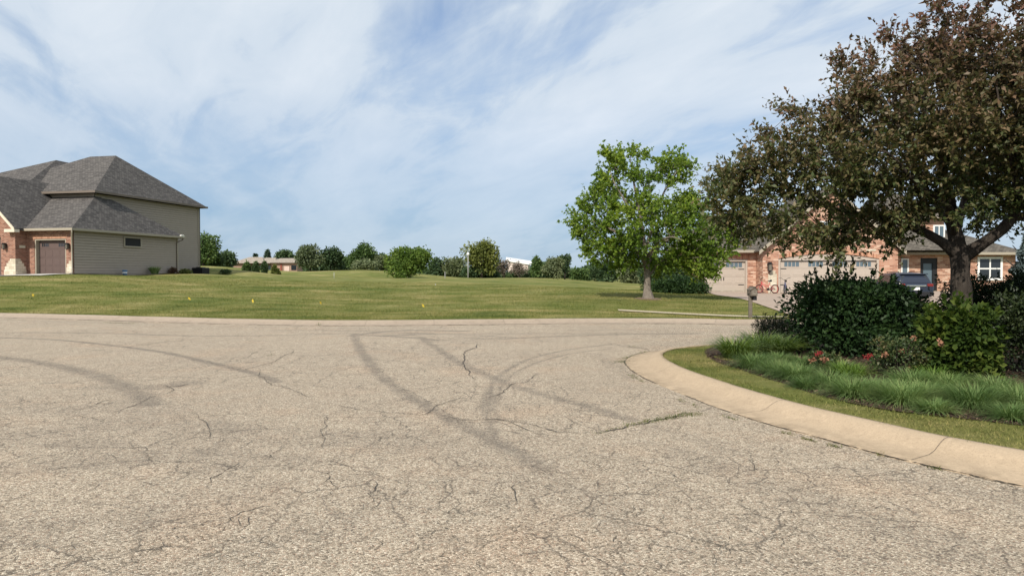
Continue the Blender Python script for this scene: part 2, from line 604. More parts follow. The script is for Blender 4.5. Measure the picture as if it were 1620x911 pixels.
def m_road():
    m, t, out, tc = new_mat("chip_seal_asphalt")
    o = tc.outputs['Object']
    at = t.n('ShaderNodeAttribute', attribute_name='wear').outputs['Fac']
    vo = t.n('ShaderNodeTexVoronoi', {'Vector': o, 'Scale': 96.0, 'Randomness': 1.0}, feature='F1', voronoi_dimensions='2D')
    ve = t.n('ShaderNodeTexVoronoi', {'Vector': o, 'Scale': 96.0, 'Randomness': 1.0}, feature='DISTANCE_TO_EDGE', voronoi_dimensions='2D')
    sp = t.n('ShaderNodeSeparateXYZ', {0: vo.outputs['Color']})
    stone = t.ramp(sp.outputs[0], [(0.0, (0.11, 0.09, 0.066)), (0.2, (0.31, 0.252, 0.188)), (0.5, (0.47, 0.39, 0.29)), (0.8, (0.58, 0.49, 0.375)), (1.0, (0.78, 0.69, 0.55))])
    stone = t.mix(t.rng(sp.outputs[1], 0.85, 0.95, 0, 0.6), stone, (0.42, 0.27, 0.19))
    fine = t.noise(o, 34, 6, 0.75)
    spk = t.noise(o, 15, 5, 0.85)
    spk2 = t.noise(o, 6.5, 6, 0.9)
    med = t.noise(o, 3.2, 6, 0.7)
    big = t.noise(o, 0.28, 5, 0.55)
    hue = t.noise(t.map(o, loc=(9, 4, 0)), 0.8, 4)
    gap = t.rng(ve.outputs['Distance'], 0.03, 0.16, 1.0, 0.0)
    lost = t.math('MULTIPLY', t.rng(fine, 0.50, 0.60), t.rng(med, 0.36, 0.62))     # places where chips came out
    pits = t.math('MAXIMUM', t.rng(spk, 0.545, 0.60), t.math('MULTIPLY', t.rng(spk2, 0.55, 0.60), 0.8))
    dark = t.math('MAXIMUM', t.math('MULTIPLY', gap, 0.68), t.math('MULTIPLY', lost, 0.7))
    dark = t.math('MAXIMUM', dark, t.math('MULTIPLY', pits, t.rng(med, 0.3, 0.6, 0.45, 0.85)))
    col = t.mix(dark, stone, (0.125, 0.105, 0.083))
    col = t.mix(t.rng(hue, 0.52, 0.75, 0, 0.35), col, t.mix(1.0, col, (1.12, 0.93, 0.82), 'MULTIPLY'))
    col = t.mix(t.rng(big, 0.35, 0.65, 0.0, 0.35), t.mix(1.0, col, (1.1, 1.09, 1.07), 'MULTIPLY'), t.mix(1.0, col, (0.82, 0.81, 0.81), 'MULTIPLY'))
    wz = t.math('MULTIPLY', t.rng(t.math('ADD', at, t.math('MULTIPLY', t.math('SUBTRACT', spk, 0.5), 1.1)), 0.1, 0.9), t.rng(t.math('ADD', t.math('MULTIPLY', med, 0.5), t.math('MULTIPLY', fine, 0.5)), 0.38, 0.58, 0.45, 1.0), True)
    wz = t.math('MULTIPLY', wz, t.rng(at, 0.0, 0.12))
    col = t.mix(t.math('MULTIPLY', wz, 0.70), col, (0.125, 0.108, 0.09))
    # crazed cracking: a coarse and a fine network with gaps in it
    def craze(sc, wid, loc, amp):
        wv = t.n('ShaderNodeTexNoise', {'Vector': t.map(o, loc=loc), 'Scale': 2.6 * sc, 'Detail': 7, 'Roughness': 0.7})
        off = t.n('ShaderNodeVectorMath', {0: wv.outputs[1], 1: (amp, amp, 0)}, operation='MULTIPLY').outputs[0]
        wp = t.n('ShaderNodeVectorMath', {0: o, 1: off}, operation='ADD').outputs[0]
        cr = t.n('ShaderNodeTexVoronoi', {'Vector': wp, 'Scale': sc}, feature='DISTANCE_TO_EDGE', voronoi_dimensions='2D').outputs['Distance']
        return t.rng(cr, wid * 0.3, wid, 1.0, 0.0)
    gm = t.noise(t.map(o, loc=(3, 8, 0)), 0.33, 4)
    gm2 = t.noise(t.map(o, loc=(5, 1, 0)), 1.6, 4)
    c1 = t.math('MULTIPLY', craze(1.0, 0.0125, (0, 0, 0), 0.34), t.math('MULTIPLY', t.rng(gm, 0.36, 0.5), t.rng(gm2, 0.38, 0.5)))
    c2 = t.math('MULTIPLY', craze(2.9, 0.027, (4, 2, 0), 0.17), t.math('MULTIPLY', t.rng(gm, 0.38, 0.52), t.rng(gm2, 0.40, 0.52)))
    cm = t.math('MAXIMUM', c1, t.math('MULTIPLY', c2, 1.0))
    col = t.mix(t.math('MULTIPLY', cm, 0.70), col, (0.075, 0.064, 0.053))
    h = t.math('SUBTRACT', ve.outputs['Distance'], t.math('MULTIPLY', lost, 0.3))
    principled(t, out, col, 0.92, spec=0.18, normal=t.bump(h, 0.55, 0.012))
    return m


def m_mulch():
    m, t, out, tc = new_mat("mulch")
    o = tc.outputs['Object']
    a = t.noise(t.map(o, scale=(1, 2.5, 1), rot=(0, 0, 0.6)), 28, 6, 0.75)
    b = t.noise(o, 6, 4)
    col = t.ramp(a, [(0.3, (0.022, 0.016, 0.012)), (0.5, (0.07, 0.048, 0.035)), (0.72, (0.17, 0.125, 0.09))])
    col = t.mix(t.rng(b, 0.5, 0.75, 0, 0.4), col, (0.11, 0.08, 0.055))
    principled(t, out, col, 0.97, spec=0.08, normal=t.bump(a, 1.0, 0.04))
    return m


M = {}
M['lawn'] = m_lawn()
M['road'] = m_road()
M['mulch'] = m_mulch()
M['kerb'] = m_concrete("kerb_concrete", (0.385, 0.295, 0.200), (0.47, 0.365, 0.255), 0.4)
M['kerb_far'] = m_concrete("grey_kerb_concrete", (0.29, 0.235, 0.18), (0.38, 0.31, 0.24), 0.55)
M['path'] = m_concrete("path_concrete", (0.40, 0.34, 0.235), (0.49, 0.42, 0.30))
M['drive'] = m_concrete("drive_concrete", (0.33, 0.255, 0.205), (0.42, 0.335, 0.27))
M['drive2'] = m_concrete("pale_drive_concrete", (0.42, 0.40, 0.37), (0.52, 0.50, 0.46))
M['gravel'] = m_concrete("river_gravel", (0.30, 0.25, 0.19), (0.50, 0.43, 0.34), 0.5)
M['crack'] = plain("crack_tar", (0.06, 0.052, 0.044), 0.95, var=0.3)
M['grass'] = m_lawn("lawn_blade", True)
M['grass2'] = M['grass']
M['weed'] = m_leaf("weed_blade", (0.05, 0.07, 0.02), (0.10, 0.115, 0.035), (0.19, 0.165, 0.075), 0.25, 2.0)

# ------------------------------------------------------------------ ground
xs = ramp_axis(-24, 18, 0.25, -1600, 1600)
xs = np.unique(np.r_[xs[xs < 1.2], np.arange(1.2, 8.6, 0.1), xs[xs > 8.65]])
ys = ramp_axis(2, 50, 0.25, -300, 2500)
ys = np.unique(np.r_[ys[ys < 2], np.arange(2.0, 28.5, 0.1), ys[ys > 28.55]])
X, Y, Fc = sheet_grid(xs, ys)
Q = np.stack([X, Y], 1)
zl = land(Q)
dN, _ = dist_poly(Q, NEAR)
dF, _ = dist_poly(Q, FAR)
inI = in_poly(Q, ISLAND)
FARP = np.vstack([FAR, [(3000, 23), (3000, 4000), (-3000, 4000), (-3000, 36)]])
inF = in_poly(Q, FARP)
dd = np.where(inI, dN, np.where(inF, dF, -np.minimum(dN, dF)))
k = np.clip((dd - 0.50) / 0.14, 0, 1)
zt = -0.25 * (1 - k) + zl * k
zt += np.where(dd > 1.0, 0.012 * np.sin(X * 1.7 + Y * 0.6) * np.sin(Y * 1.3 - X * 0.4), 0)
ground = np_mesh("ground", np.stack([X, Y, zt], 1), Fc, M['lawn'], smooth=True)
tag(ground, kind='structure')

# ------------------------------------------------------------------ road with worn tyre tracks
def g2(pts):
    return catmull([G(*p)[:2] for p in pts], 8)


TRACKS = [  # (photo polyline on the road, half width m, strength)
    ([(560, 528), (566, 545), (580, 568), (600, 592), (640, 622), (690, 650), (745, 680), (800, 708), (860, 740)], 0.13, 0.82),
    ([(556, 531), (585, 527), (615, 524), (650, 522.5), (690, 523), (740, 524)], 0.17, 1.0),
    ([(560, 530), (600, 531), (650, 534), (690, 538)], 0.15, 0.9),
    ([(600, 531), (640, 530), (690, 528)], 0.16, 0.9),
    ([(665, 533), (690, 550), (725, 573), (780, 598), (850, 622), (920, 640), (1000, 664)], 0.125, 0.75),
    ([(1010, 668), (1080, 690), (1160, 715)], 0.2, 0.35),
    ([(965, 545), (900, 553), (840, 567), (800, 587), (778, 610), (769, 640), (772, 665), (785, 690)], 0.06, 0.85),
    ([(970, 551), (905, 559), (850, 573), (812, 592), (791, 615), (783, 642), (787, 668)], 0.05, 0.7),
    ([(-40, 533), (60, 536), (130, 541), (250, 556), (330, 573), (400, 590), (440, 604)], 0.11, 1.0),
    ([(-40, 562), (40, 570), (100, 580), (165, 598), (210, 618), (240, 640)], 0.19, 0.8),
    ([(180, 612), (250, 612), (300, 606)], 0.3, 0.6),
    ([(240, 640), (300, 690), (340, 740)], 0.4, 0.35),
    ([(-30, 525.5), (150, 527), (300, 531), (420, 530.5), (560, 527.5), (700, 528), (900, 527.5), (1100, 527)], 0.16, 0.6),
    ([(430, 522), (540, 523), (640, 526), (760, 531), (830, 535)], 0.13, 0.6),
    ([(740, 535), (800, 535.5), (900, 531), (1000, 528.5), (1100, 528)], 0.17, 0.7),
    ([(690, 540), (760, 532), (900, 523), (1100, 521)], 0.11, 0.3),
    ([(340, 668), (380, 680)], 0.22, 0.6), ([(320, 715), (340, 718)], 0.2, 0.7), ([(100, 700), (180, 705)], 0.28, 0.5), ([(170, 735), (230, 728)], 0.22, 0.55),
    ([(300, 920), (420, 860), (560, 820)], 0.22, 0.3), ([(860, 740), (930, 790), (980, 830)], 0.2, 0.3),
    ([(40, 690), (220, 670), (420, 690), (640, 700)], 0.55, 0.35),
    ([(60, 740), (260, 720), (460, 730)], 0.35, 0.4), ([(560, 640), (700, 700), (800, 760)], 0.5, 0.2),
    ([(-20, 840), (180, 830), (400, 780)], 0.4, 0.3), ([(0, 640), (100, 650), (200, 640)], 0.4, 0.3),
    ([(1080, 720), (1200, 760), (1400, 830), (1620, 900)], 0.3, 0.35), ([(1030, 700), (1160, 735)], 0.12, 0.4),
    ([(1380, 745), (1500, 770), (1620, 795)], 0.2, 0.35),
    ([(940, 560), (970, 575), (990, 600)], 0.25, 0.3),
]
rx = np.concatenate([np.arange(-60, -22, 1.0), np.arange(-22, 9, 0.065), np.arange(9, 46, 1.0)])
ry = np.concatenate([np.arange(-16, 2.6, 0.6), np.arange(2.6, 25.5, 0.065), np.arange(25.5, 40, 0.7)])
X, Y, Fc = sheet_grid(rx, ry)
Q = np.stack([X, Y], 1)
wear = np.zeros(len(Q))
for pts, hw, st in TRACKS:
    pl = g2(pts)
    lo, hi = pl.min(0) - 3 * hw, pl.max(0) + 3 * hw
    sel = np.where((Q[:, 0] > lo[0]) & (Q[:, 0] < hi[0]) & (Q[:, 1] > lo[1]) & (Q[:, 1] < hi[1]))[0]
    if len(sel) == 0: continue
    d, _ = dist_poly(Q[sel], pl)
    e = np.exp(-(d / (hw * 0.92)) ** 3.2) * st
    wear[sel] = np.maximum(wear[sel], e)
inF = in_poly(Q, FARP)
dF, _ = dist_poly(Q, FAR)
keep = ~(inF & (dF > 0.3))
fk = keep[Fc].all(1)
Fc = Fc[fk]
used = np.unique(Fc)
mp = np.full(len(Q), -1)
mp[used] = np.arange(len(used))
zr = 0.004 * np.sin(X * 0.7) * np.sin(Y * 0.9)
road = np_mesh("road", np.stack([X, Y, zr], 1)[used], mp[Fc], M['road'], smooth=True, attrs={'wear': wear[used]})
tag(road, kind='structure')


# ------------------------------------------------------------------ kerbs (rolled concrete)
def kerb(path, name, sgn, mat):
    prof = [(-0.005, -0.1), (0.0, 0.008), (0.02, 0.014), (0.30, 0.022), (0.38, 0.045), (0.46, 0.095), (0.53, 0.128), (0.60, 0.138), (0.655, 0.136), (KW, 0.125), (KW, -0.15)]
    ln = np.r_[0, np.cumsum(np.linalg.norm(np.diff(path, axis=0), axis=1))]
    tg = np.gradient(path, axis=0)
    tg /= np.linalg.norm(tg, axis=1)[:, None]
    nrm = np.stack([-tg[:, 1], tg[:, 0]], 1) * sgn
    V, Fc = [], []
    nL = len(path)
    for i in range(nL):
        for u, z in prof:
            p = path[i] + nrm[i] * u
            V.append((p[0], p[1], z + 0.002 * math.sin(ln[i] * 1.9)))
    k = len(prof)
    for i in range(nL - 1):
        for j in range(k - 1):
            a = i * k + j
            Fc.append((a, a + 1, a + k + 1, a + k))
    us_ = np.tile([p_[0] for p_ in prof], nL)
    o = np_mesh(name, V, Fc, mat, smooth=True, attrs={'gutter': np.clip(1 - us_ / 0.16, 0, 1) + 0.35 * np.exp(-((us_ - 0.40) / 0.05) ** 2) + 0.9 * (us_ > 0.64)})
    return tag(o, kind='structure')


_, sN = dist_poly(np.array([[8.0, 10.0]]), NEAR)
kerb(NEAR, "kerb", float(sN[0]), M['kerb'])
_, sF = dist_poly(np.array([[0.0, 30.0]]), FAR)
kerb(FAR, "kerb", float(sF[0]), M['kerb_far'])


# ------------------------------------------------------------------ cracks
def ribbon_path(pl, wd, z, V, Fc, jit=0.03):
    pts = catmull(pl, 6)
    fine = []
    for a, b in zip(pts[:-1], pts[1:]):
        n = max(1, int(np.linalg.norm(b - a) / 0.08))
        for k in range(n):
            fine.append(a + (b - a) * k / n)
    fine = np.array(fine)
    if len(fine) < 3: return
    wk = np.cumsum(rng.normal(0, 1, (len(fine), 2)), axis=0)
    wk -= np.linspace(0, 1, len(fine))[:, None] * wk[-1]
    fine = fine + wk * jit * 0.9
    tg = np.gradient(fine, axis=0)
    tg /= np.linalg.norm(tg, axis=1)[:, None] + 1e-9
    nr = np.stack([-tg[:, 1], tg[:, 0]], 1)
    i0 = len(V)
    for i, p in enumerate(fine):
        ww = wd * (0.35 + 1.0 * rng.random()) * min(1, (i + 1) / 4, (len(fine) - i) / 4)
        V.append((*(p + nr[i] * ww), z))
        V.append((*(p - nr[i] * ww), z))
    for i in range(len(fine) - 1):
        a = i0 + 2 * i
        Fc.append((a, a + 1, a + 3, a + 2))


CRACKS = [
    ([(755, 545), (745, 562), (735, 575), (740, 590), (755, 602)], 0.022),
    ([(745, 628), (700, 638), (680, 655), (640, 657), (600, 655), (560, 648), (530, 640)], 0.016),
    ([(690, 655), (730, 662), (780, 663), (830, 672), (880, 684), (940, 684)], 0.016),
    ([(785, 663), (840, 683), (870, 690)], 0.010),
    ([(765, 632), (790, 622), (810, 610), (835, 605), (845, 596), (862, 590)], 0.014),
    ([(880, 684), (900, 676), (920, 670)], 0.010),
    ([(200, 549), (230, 545), (260, 541), (295, 538)], 0.026),
    ([(135, 556), (165, 553), (185, 551)], 0.02),
    ([(385, 588), (420, 575), (455, 560), (462, 553)], 0.014),
    ([(410, 585), (412, 595), (430, 603), (470, 618), (500, 635)], 0.010),
    ([(330, 580), (380, 568), (430, 548)], 0.010),
    ([(250, 612), (280, 610), (300, 607)], 0.03),
    ([(100, 660), (150, 640), (190, 628)], 0.010), ([(180, 655), (215, 640), (260, 618), (256, 608)], 0.011),
    ([(960, 543), (985, 548), (1010, 551), (1028, 554)], 0.03), ([(930, 540), (955, 542)], 0.02),
    ([(0, 506), (60, 508), (130, 510)], 0.012), ([(170, 510.5), (215, 511.5)], 0.03),
    ([(520, 658), (510, 690), (512, 715)], 0.009), ([(310, 655), (322, 680), (318, 705)], 0.008),
    ([(900, 655), (930, 665)], 0.008), ([(830, 760), (820, 790), (800, 815)], 0.009), ([(530, 745), (528, 762), (534, 778)], 0.009),
    ([(310, 770), (345, 745), (380, 730)], 0.008), ([(420, 730), (440, 720), (455, 700)], 0.008),
    ([(600, 760), (590, 790), (560, 810)], 0.008), ([(350, 830), (380, 812), (440, 800)], 0.008),
    ([(940, 686), (985, 676), (1020, 668), (1050, 663), (1085, 657)], 0.020),
]
V, Fc = [], []
for pl, wd in CRACKS:
    ribbon_path([G(*p)[:2] for p in pl], wd * 0.42, 0.0075, V, Fc, 0.024)
for kp, st_ in ((NEAR, 28), (FAR, 9)):             # control joints across the kerbs
    tg_ = np.gradient(kp, axis=0)
    tg_ /= np.linalg.norm(tg_, axis=1)[:, None]
    sg_ = 1.0 if kp is FAR else float(sN[0])
    if kp is FAR: sg_ = float(sF[0])
    for j in range(8, len(kp) - 8, st_):
        nn_ = np.array([-tg_[j][1], tg_[j][0]]) * sg_
        hz_ = [(0.02, .0165), (0.30, .0255), (0.38, .0485), (0.46, .0985), (0.53, .1315), (0.60, .1415), (0.655, .1395)]
        i0 = len(V)
        for u_, z_ in hz_:
            for e_ in (-0.0022, 0.0022):
                q_ = kp[j] + nn_ * u_ + tg_[j] * e_
                V.append((q_[0], q_[1], z_ + 0.002))
        for q_ in range(len(hz_) - 1):
            Fc.append((i0 + 2 * q_, i0 + 2 * q_ + 1, i0 + 2 * q_ + 3, i0 + 2 * q_ + 2))
for j in range(260):                              # short crevices between the chips
    a = G(rng.uniform(-60, 1250), rng.uniform(600, 900))[:2]
    if in_poly(a[None], ISLAND)[0] or dist_poly(a[None], NEAR)[0][0] < 0.5: continue
    q = rng.choice([rng.normal(0.9, 0.35), rng.normal(2.4, 0.4)], p=[0.75, 0.25])
    L = rng.uniform(0.08, 0.34)
    ribbon_path([a, a + L * 0.5 * np.array([math.cos(q), math.sin(q)]), a + L * np.array([math.cos(q + .3), math.sin(q + .3)])], rng.uniform(0.0012, 0.0026), 0.0075, V, Fc, 0.013)
for kp in (NEAR[12:-20], FAR[16:-12]):
    for j in range(0, len(kp) - 8, 8):
        if rng.random() < 0.85:
            ribbon_path(list(kp[j:j + 9:2] + np.array([-0.004, 0])), 0.008, 0.0105, V, Fc, 0.003)
cr = np_mesh("road_cracks", V, Fc, M['crack'])
tag(cr, kind='structure')


# ------------------------------------------------------------------ blades of grass, leaves, branches (vectorised)
def unit(a):
    return a / (np.linalg.norm(a, axis=-1, keepdims=True) + 1e-9)


def blades(base, az, length, lean, width, segs=3, droop=0.5):
    """curved tapering ribbons; lean = start angle from vertical, droop adds to it along the blade"""
    n = len(base)
    h = np.stack([np.cos(az), np.sin(az), np.zeros(n)], 1)
    s_ = np.stack([-np.sin(az), np.cos(az), np.zeros(n)], 1)
    p = base.copy()
    V = np.empty((n, (segs + 1) * 2, 3))
    for k in range(segs + 1):
        u = k / segs
        wk = width * (1 - u ** 1.6 * 0.93) * 0.5
        V[:, 2 * k] = p - s_ * wk[:, None]
        V[:, 2 * k + 1] = p + s_ * wk[:, None]
        if k < segs:
            a = lean + droop * ((k + 0.5) / segs) ** 1.3
            p = p + (h * np.sin(a)[:, None] + np.array([0, 0, 1.0]) * np.cos(a)[:, None]) * (length / segs)[:, None]
    i = np.arange(n)[:, None] * ((segs + 1) * 2)
    Fc = np.concatenate([np.stack([i[:, 0] + 2 * k, i[:, 0] + 2 * k + 1, i[:, 0] + 2 * k + 3, i[:, 0] + 2 * k + 2], 1) for k in range(segs)], 0)
    return V.reshape(-1, 3), Fc


def leaves(pos, dirs, L, W, up=0.6, fold=0.15, curl=0.15):
    n = len(pos)
    d = unit(dirs)
    nn = rng.normal(size=(n, 3)) * 0.8 + np.array([0, 0, up])
    nn = unit(nn - d * (nn * d).sum(1, keepdims=True))
    s_ = np.cross(d, nn)
    L = np.broadcast_to(L, (n,))[:, None]
    W = np.broadcast_to(W, (n,))[:, None]
    V = np.empty((n, 4, 3))
    V[:, 0] = pos
    V[:, 1] = pos + d * L * 0.42 + s_ * W * 0.5 + nn * W * fold
    V[:, 2] = pos + d * L - nn * L * curl
    V[:, 3] = pos + d * L * 0.42 - s_ * W * 0.5 + nn * W * fold
    Fc = np.arange(n * 4).reshape(n, 4)
    return V.reshape(-1, 3), Fc


def frusta(A, B, ra, rb, n=5):
    d = unit(B - A)
    ref = np.where(np.abs(d[:, 2:3]) < 0.9, np.array([[0, 0, 1.0]]), np.array([[1.0, 0, 0]]))
    a = unit(np.cross(d, ref))
    b = np.cross(a, d)
    q = np.linspace(0, 2 * np.pi, n, endpoint=False)
    ring = a[:, None, :] * np.cos(q)[None, :, None] + b[:, None, :] * np.sin(q)[None, :, None]
    V = np.concatenate([A[:, None] + ring * ra[:, None, None], B[:, None] + ring * rb[:, None, None]], 1)
    i = np.arange(len(A))[:, None] * (2 * n)
    Fc = np.concatenate([np.stack([i[:, 0] + k, i[:, 0] + (k + 1) % n, i[:, 0] + n + (k + 1) % n, i[:, 0] + n + k], 1) for k in range(n)], 0)
    return V.reshape(-1, 3), Fc


def cat(parts):
    V, Fc, o = [], [], 0
    for v, f in parts:
        V.append(v)
        Fc.append(f + o)
        o += len(v)
    return np.concatenate(V), np.concatenate(Fc)


def vnoise(p, s, seed):
    r = np.random.default_rng(seed)
    v = np.zeros(len(p))
    for k in range(6):
        d = unit(r.normal(size=3))
        v += np.sin(p @ d * s * r.uniform(0.7, 1.5) + r.uniform(0, 6.28))
    return v / 6


# ---- lawn grass as real blades (too many to count)
n = 330000
Yb = 21.5 + 30 * rng.random(n) ** 1.7
Xb = (rng.random(n) * 1.50 - 0.80) * Yb
Q = np.stack([Xb, Yb], 1)
inF = in_poly(Q, FARP)
dF, _ = dist_poly(Q, FAR)
# keep off the drives and the house
DRV = np.array([P(1113, 463, 46)[:2], P(1160, 476, 35)[:2], P(1226, 492, 27.2)[:2], (9.9, 22.4), (15.5, 22.4), (17.5, 28), (27.5, 38), (28, 46)])
ok = inF & (dF > KW - 0.06 + 0.07 * np.sin(Q[:, 0] * 2.3) * np.sin(Q[:, 0] * 0.7 + 1)) & ~in_poly(Q, DRV)
Q = Q[ok]
zb = land(Q)
base = np.stack([Q[:, 0], Q[:, 1], zb - 0.005], 1)
m_ = len(Q)
dist = np.hypot(Q[:, 0], Q[:, 1])
V, Fc = blades(base, rng.random(m_) * 6.28, (0.035 + 0.045 * rng.random(m_)), 0.15 + 0.6 * rng.random(m_), 0.009 * (dist / 22), 1, 0.5)
tag(np_mesh("lawn_grass", V, Fc, M['grass']), "mown green and straw coloured lawn grass covering the open lot beyond the street", "grass", kind='stuff')

# ---- planting bed outline on the corner
bed_px = [(1127, 570), (1165, 583), (1215, 600), (1300, 627), (1400, 648), (1500, 660), (1620, 674)]
bed = [tuple(G(*p, 0.12)[:2]) for p in bed_px]
bed = [(4.6, 14.6), (3.75, 13.6)] + bed + [(6.2, 5.6), (8.5, 5.0), (13.5, 6), (15.5, 10), (14, 15), (9, 15.4)]
BED = catmull(bed + [bed[0]], 6)[:-1]
# ---- verge grass on the corner
n = 260000
Q = np.stack([1.5 + 7.5 * rng.random(n), 3.6 + 13 * rng.random(n)], 1)
dN, _ = dist_poly(Q, NEAR)
dB, _ = dist_poly(Q, np.vstack([BED, BED[:1]]))
ok = in_poly(Q, ISLAND) & (dN > KW - 0.05 + 0.05 * np.sin(Q[:, 1] * 9) * np.sin(Q[:, 0] * 7 + Q[:, 1] * 3)) & (~in_poly(Q, BED) | (dB < 0.04)) & (dN < 2.6)
Q = Q[ok]
m_ = len(Q)
base = np.stack([Q[:, 0], Q[:, 1], np.full(m_, 0.118)], 1)
V, Fc = blades(base, rng.random(m_) * 6.28, 0.02 + 0.03 * rng.random(m_), 0.4 + 0.8 * rng.random(m_), 0.0042 + 0.002 * rng.random(m_), 2, 0.7)
tag(np_mesh("verge_grass", V, Fc, M['grass2']), "short mown grass strip between the curved kerb and the planting bed", "grass", kind='stuff')
# ---- mulch
bm_V = [(p[0], p[1], 0.128) for p in BED]
mb = MB()
mb.face(bm_V)
tag(mb.build("mulch_bed", M['mulch']), kind='structure')
# loose wood chips along the bed
n = 9000
Q = np.stack([3 + 5 * rng.random(n), 6.4 + 6.5 * rng.random(n)], 1)
Q = Q[in_poly(Q, BED)]
m_ = len(Q)
V, Fc = leaves(np.stack([Q[:, 0], Q[:, 1], 0.131 + 0.012 * rng.random(m_)], 1), np.c_[rng.normal(size=(m_, 2)), rng.normal(0, 0.15, m_)], 0.02 + 0.04 * rng.random(m_), 0.012 + 0.012 * rng.random(m_), 1.5)
M['chip'] = m_leaf("wood_chip", (0.035, 0.024, 0.017), (0.09, 0.062, 0.045), (0.22, 0.16, 0.11), 0.0, 3.0, 0.95, spec=0.05)
tag(np_mesh("mulch_chips", V, Fc, M['chip']), "loose brown wood chips lying over the planting bed", "mulch", kind='stuff')


# ---- weeds in the cracks
def weeds_at(spots):
    Bs = []
    for (a, b), (c, d), n, sp_ in spots:
        A, B_ = G(a, b)[:2], G(c, d)[:2]
        u = rng.random(n)
        q = A + (B_ - A) * u[:, None] + rng.normal(0, sp_, (n, 2))
        Bs.append(q)
    q = np.concatenate(Bs)
    return np.c_[q, np.full(len(q), 0.0)]


wb = weeds_at([((940, 686), (985, 676), 60, 0.03), ((985, 676), (1020, 668), 120, 0.035), ((1020, 668), (1060, 661), 320, 0.045), ((1060, 661), (1085, 656), 300, 0.045), ((1085, 656), (1104, 655), 240, 0.06),
               ((985, 572), (1012, 573), 600, 0.11), ((988, 568), (1028, 556), 520, 0.06), ((1000, 548), (1006, 549), 100, 0.06), ((996, 592), (1018, 604), 120, 0.03), ((1075, 632), (1082, 637), 50, 0.02),
               ((1095, 640), (1105, 646), 50, 0.02), ((1145, 659), (1165, 665), 70, 0.02), ((1270, 693), (1288, 698), 70, 0.02), ((1310, 703), (1328, 708), 60, 0.02), ((1385, 716), (1395, 721), 50, 0.02),
               ((165, 510), (215, 512), 260, 0.10), ((498, 515), (512, 515), 160, 0.09), ((780, 511), (790, 511), 120, 0.06), ((795, 512), (806, 512), 70, 0.06), ((828, 511), (834, 511), 80, 0.05), ((885, 512), (898, 512), 70, 0.05), ((5, 505), (40, 506), 90, 0.05), ((425, 563), (432, 560), 20, 0.03), ((1055, 512), (1058, 510), 40, 0.04), ((1470, 738), (1490, 743), 50, 0.02), ((1240, 684), (1252, 688), 40, 0.02)])
m_ = len(wb)
V, Fc = blades(wb, rng.random(m_) * 6.28, 0.012 + 0.035 * rng.random(m_) ** 2, 0.4 + 0.9 * rng.random(m_), np.full(m_, 0.008), 2, 0.6)
# a taller weed standing at the far kerb
b2 = np.repeat(np.array([[*G(505, 515)[:2], 0.0]]), 14, 0) + np.c_[rng.normal(0, 0.05, (14, 2)), np.zeros(14)]
v2, f2 = blades(b2, rng.random(14) * 6.28, 0.06 + 0.10 * rng.random(14), 0.1 + 0.8 * rng.random(14), np.full(14, 0.014), 3, 0.4)
V, Fc = cat([(V, Fc), (v2, f2)])
tag(np_mesh("crack_weeds", V, Fc, M['weed']), "small weeds growing in road cracks and along the kerb joint", "weeds", kind='stuff')


# ------------------------------------------------------------------ drives and paths on the far side
def strip(name, left, right, mat, dz=0.03, n=24, m=8, z=None):
    L, R = catmull(left, n), catmull(right, n)
    N_ = min(len(L), len(R))
    V, Fc = [], []
    L = L[np.linspace(0, len(L) - 1, N_).astype(int)]
    R = R[np.linspace(0, len(R) - 1, N_).astype(int)]
    us = np.linspace(0, 1, m + 1)
    pts = np.array([L[i] + (R[i] - L[i]) * u for i in range(N_) for u in us])
    zz = land(pts) + dz if z is None else np.full(len(pts), z)
    for i in range(N_ - 1):
        for j in range(m):
            a = i * (m + 1) + j
            Fc.append((a, a + 1, a + m + 2, a + m + 1))
    # skirt
    V = np.c_[pts, zz]
    o = np_mesh(name, V, Fc, mat, smooth=True)
    return tag(o, kind='structure')


pxy = lambda x, y, d: P(x, y, d)[:2]
strip("driveway", [pxy(1112, 463, 46.4), pxy(1160, 476, 35), pxy(1226, 492, 27.2), (9.9, 22.75)], [(28, 46.4), (27.5, 38), (17.5, 28), (15.5, 22.9)], M['drive'], 0.035)
strip("sidewalk", [(4.05, 27.0), (6.3, 26.0), (8.3, 25.1), (10.3, 24.4)], [(4.0, 26.35), (6.1, 25.4), (8.1, 24.5), (10.2, 23.85)], M['path'], 0.03, 6, 3)


# ------------------------------------------------------------------ house materials
M['siding'] = plain("tan_siding", (0.34, 0.292, 0.245), 0.7, var=0.08, scale=3)
M['trim'] = plain("tan_trim", (0.34, 0.30, 0.235), 0.6, var=0.06)
M['trim_dark'] = plain("brown_trim", (0.16, 0.13, 0.105), 0.6, var=0.08)
M['cream'] = plain("cream_trim", (0.62, 0.56, 0.45), 0.6, var=0.06)
M['white'] = plain("white_paint", (0.75, 0.75, 0.73), 0.5, var=0.05)
M['brick_l'] = m_brick("red_brown_brick", [(0.0, (0.14, 0.058, 0.040)), (0.5, (0.245, 0.105, 0.068)), (1.0, (0.34, 0.175, 0.12))], (0.40, 0.34, 0.28), 0.23, 0.085)
M['brick_r'] = m_brick("salmon_brick", [(0.0, (0.20, 0.085, 0.055)), (0.35, (0.35, 0.16, 0.105)), (0.75, (0.46, 0.25, 0.17)), (1.0, (0.60, 0.44, 0.34))], (0.46, 0.36, 0.28), 0.34, 0.10, 2.2)
M['soldier'] = m_brick("soldier_brick", [(0.0, (0.27, 0.11, 0.065)), (1.0, (0.52, 0.28, 0.18))], (0.45, 0.35, 0.27), 0.10, 0.5)
M['stone'] = m_brick("cream_limestone", [(0.0, (0.44, 0.38, 0.28)), (1.0, (0.66, 0.60, 0.48))], (0.30, 0.27, 0.22), 0.34, 0.17)
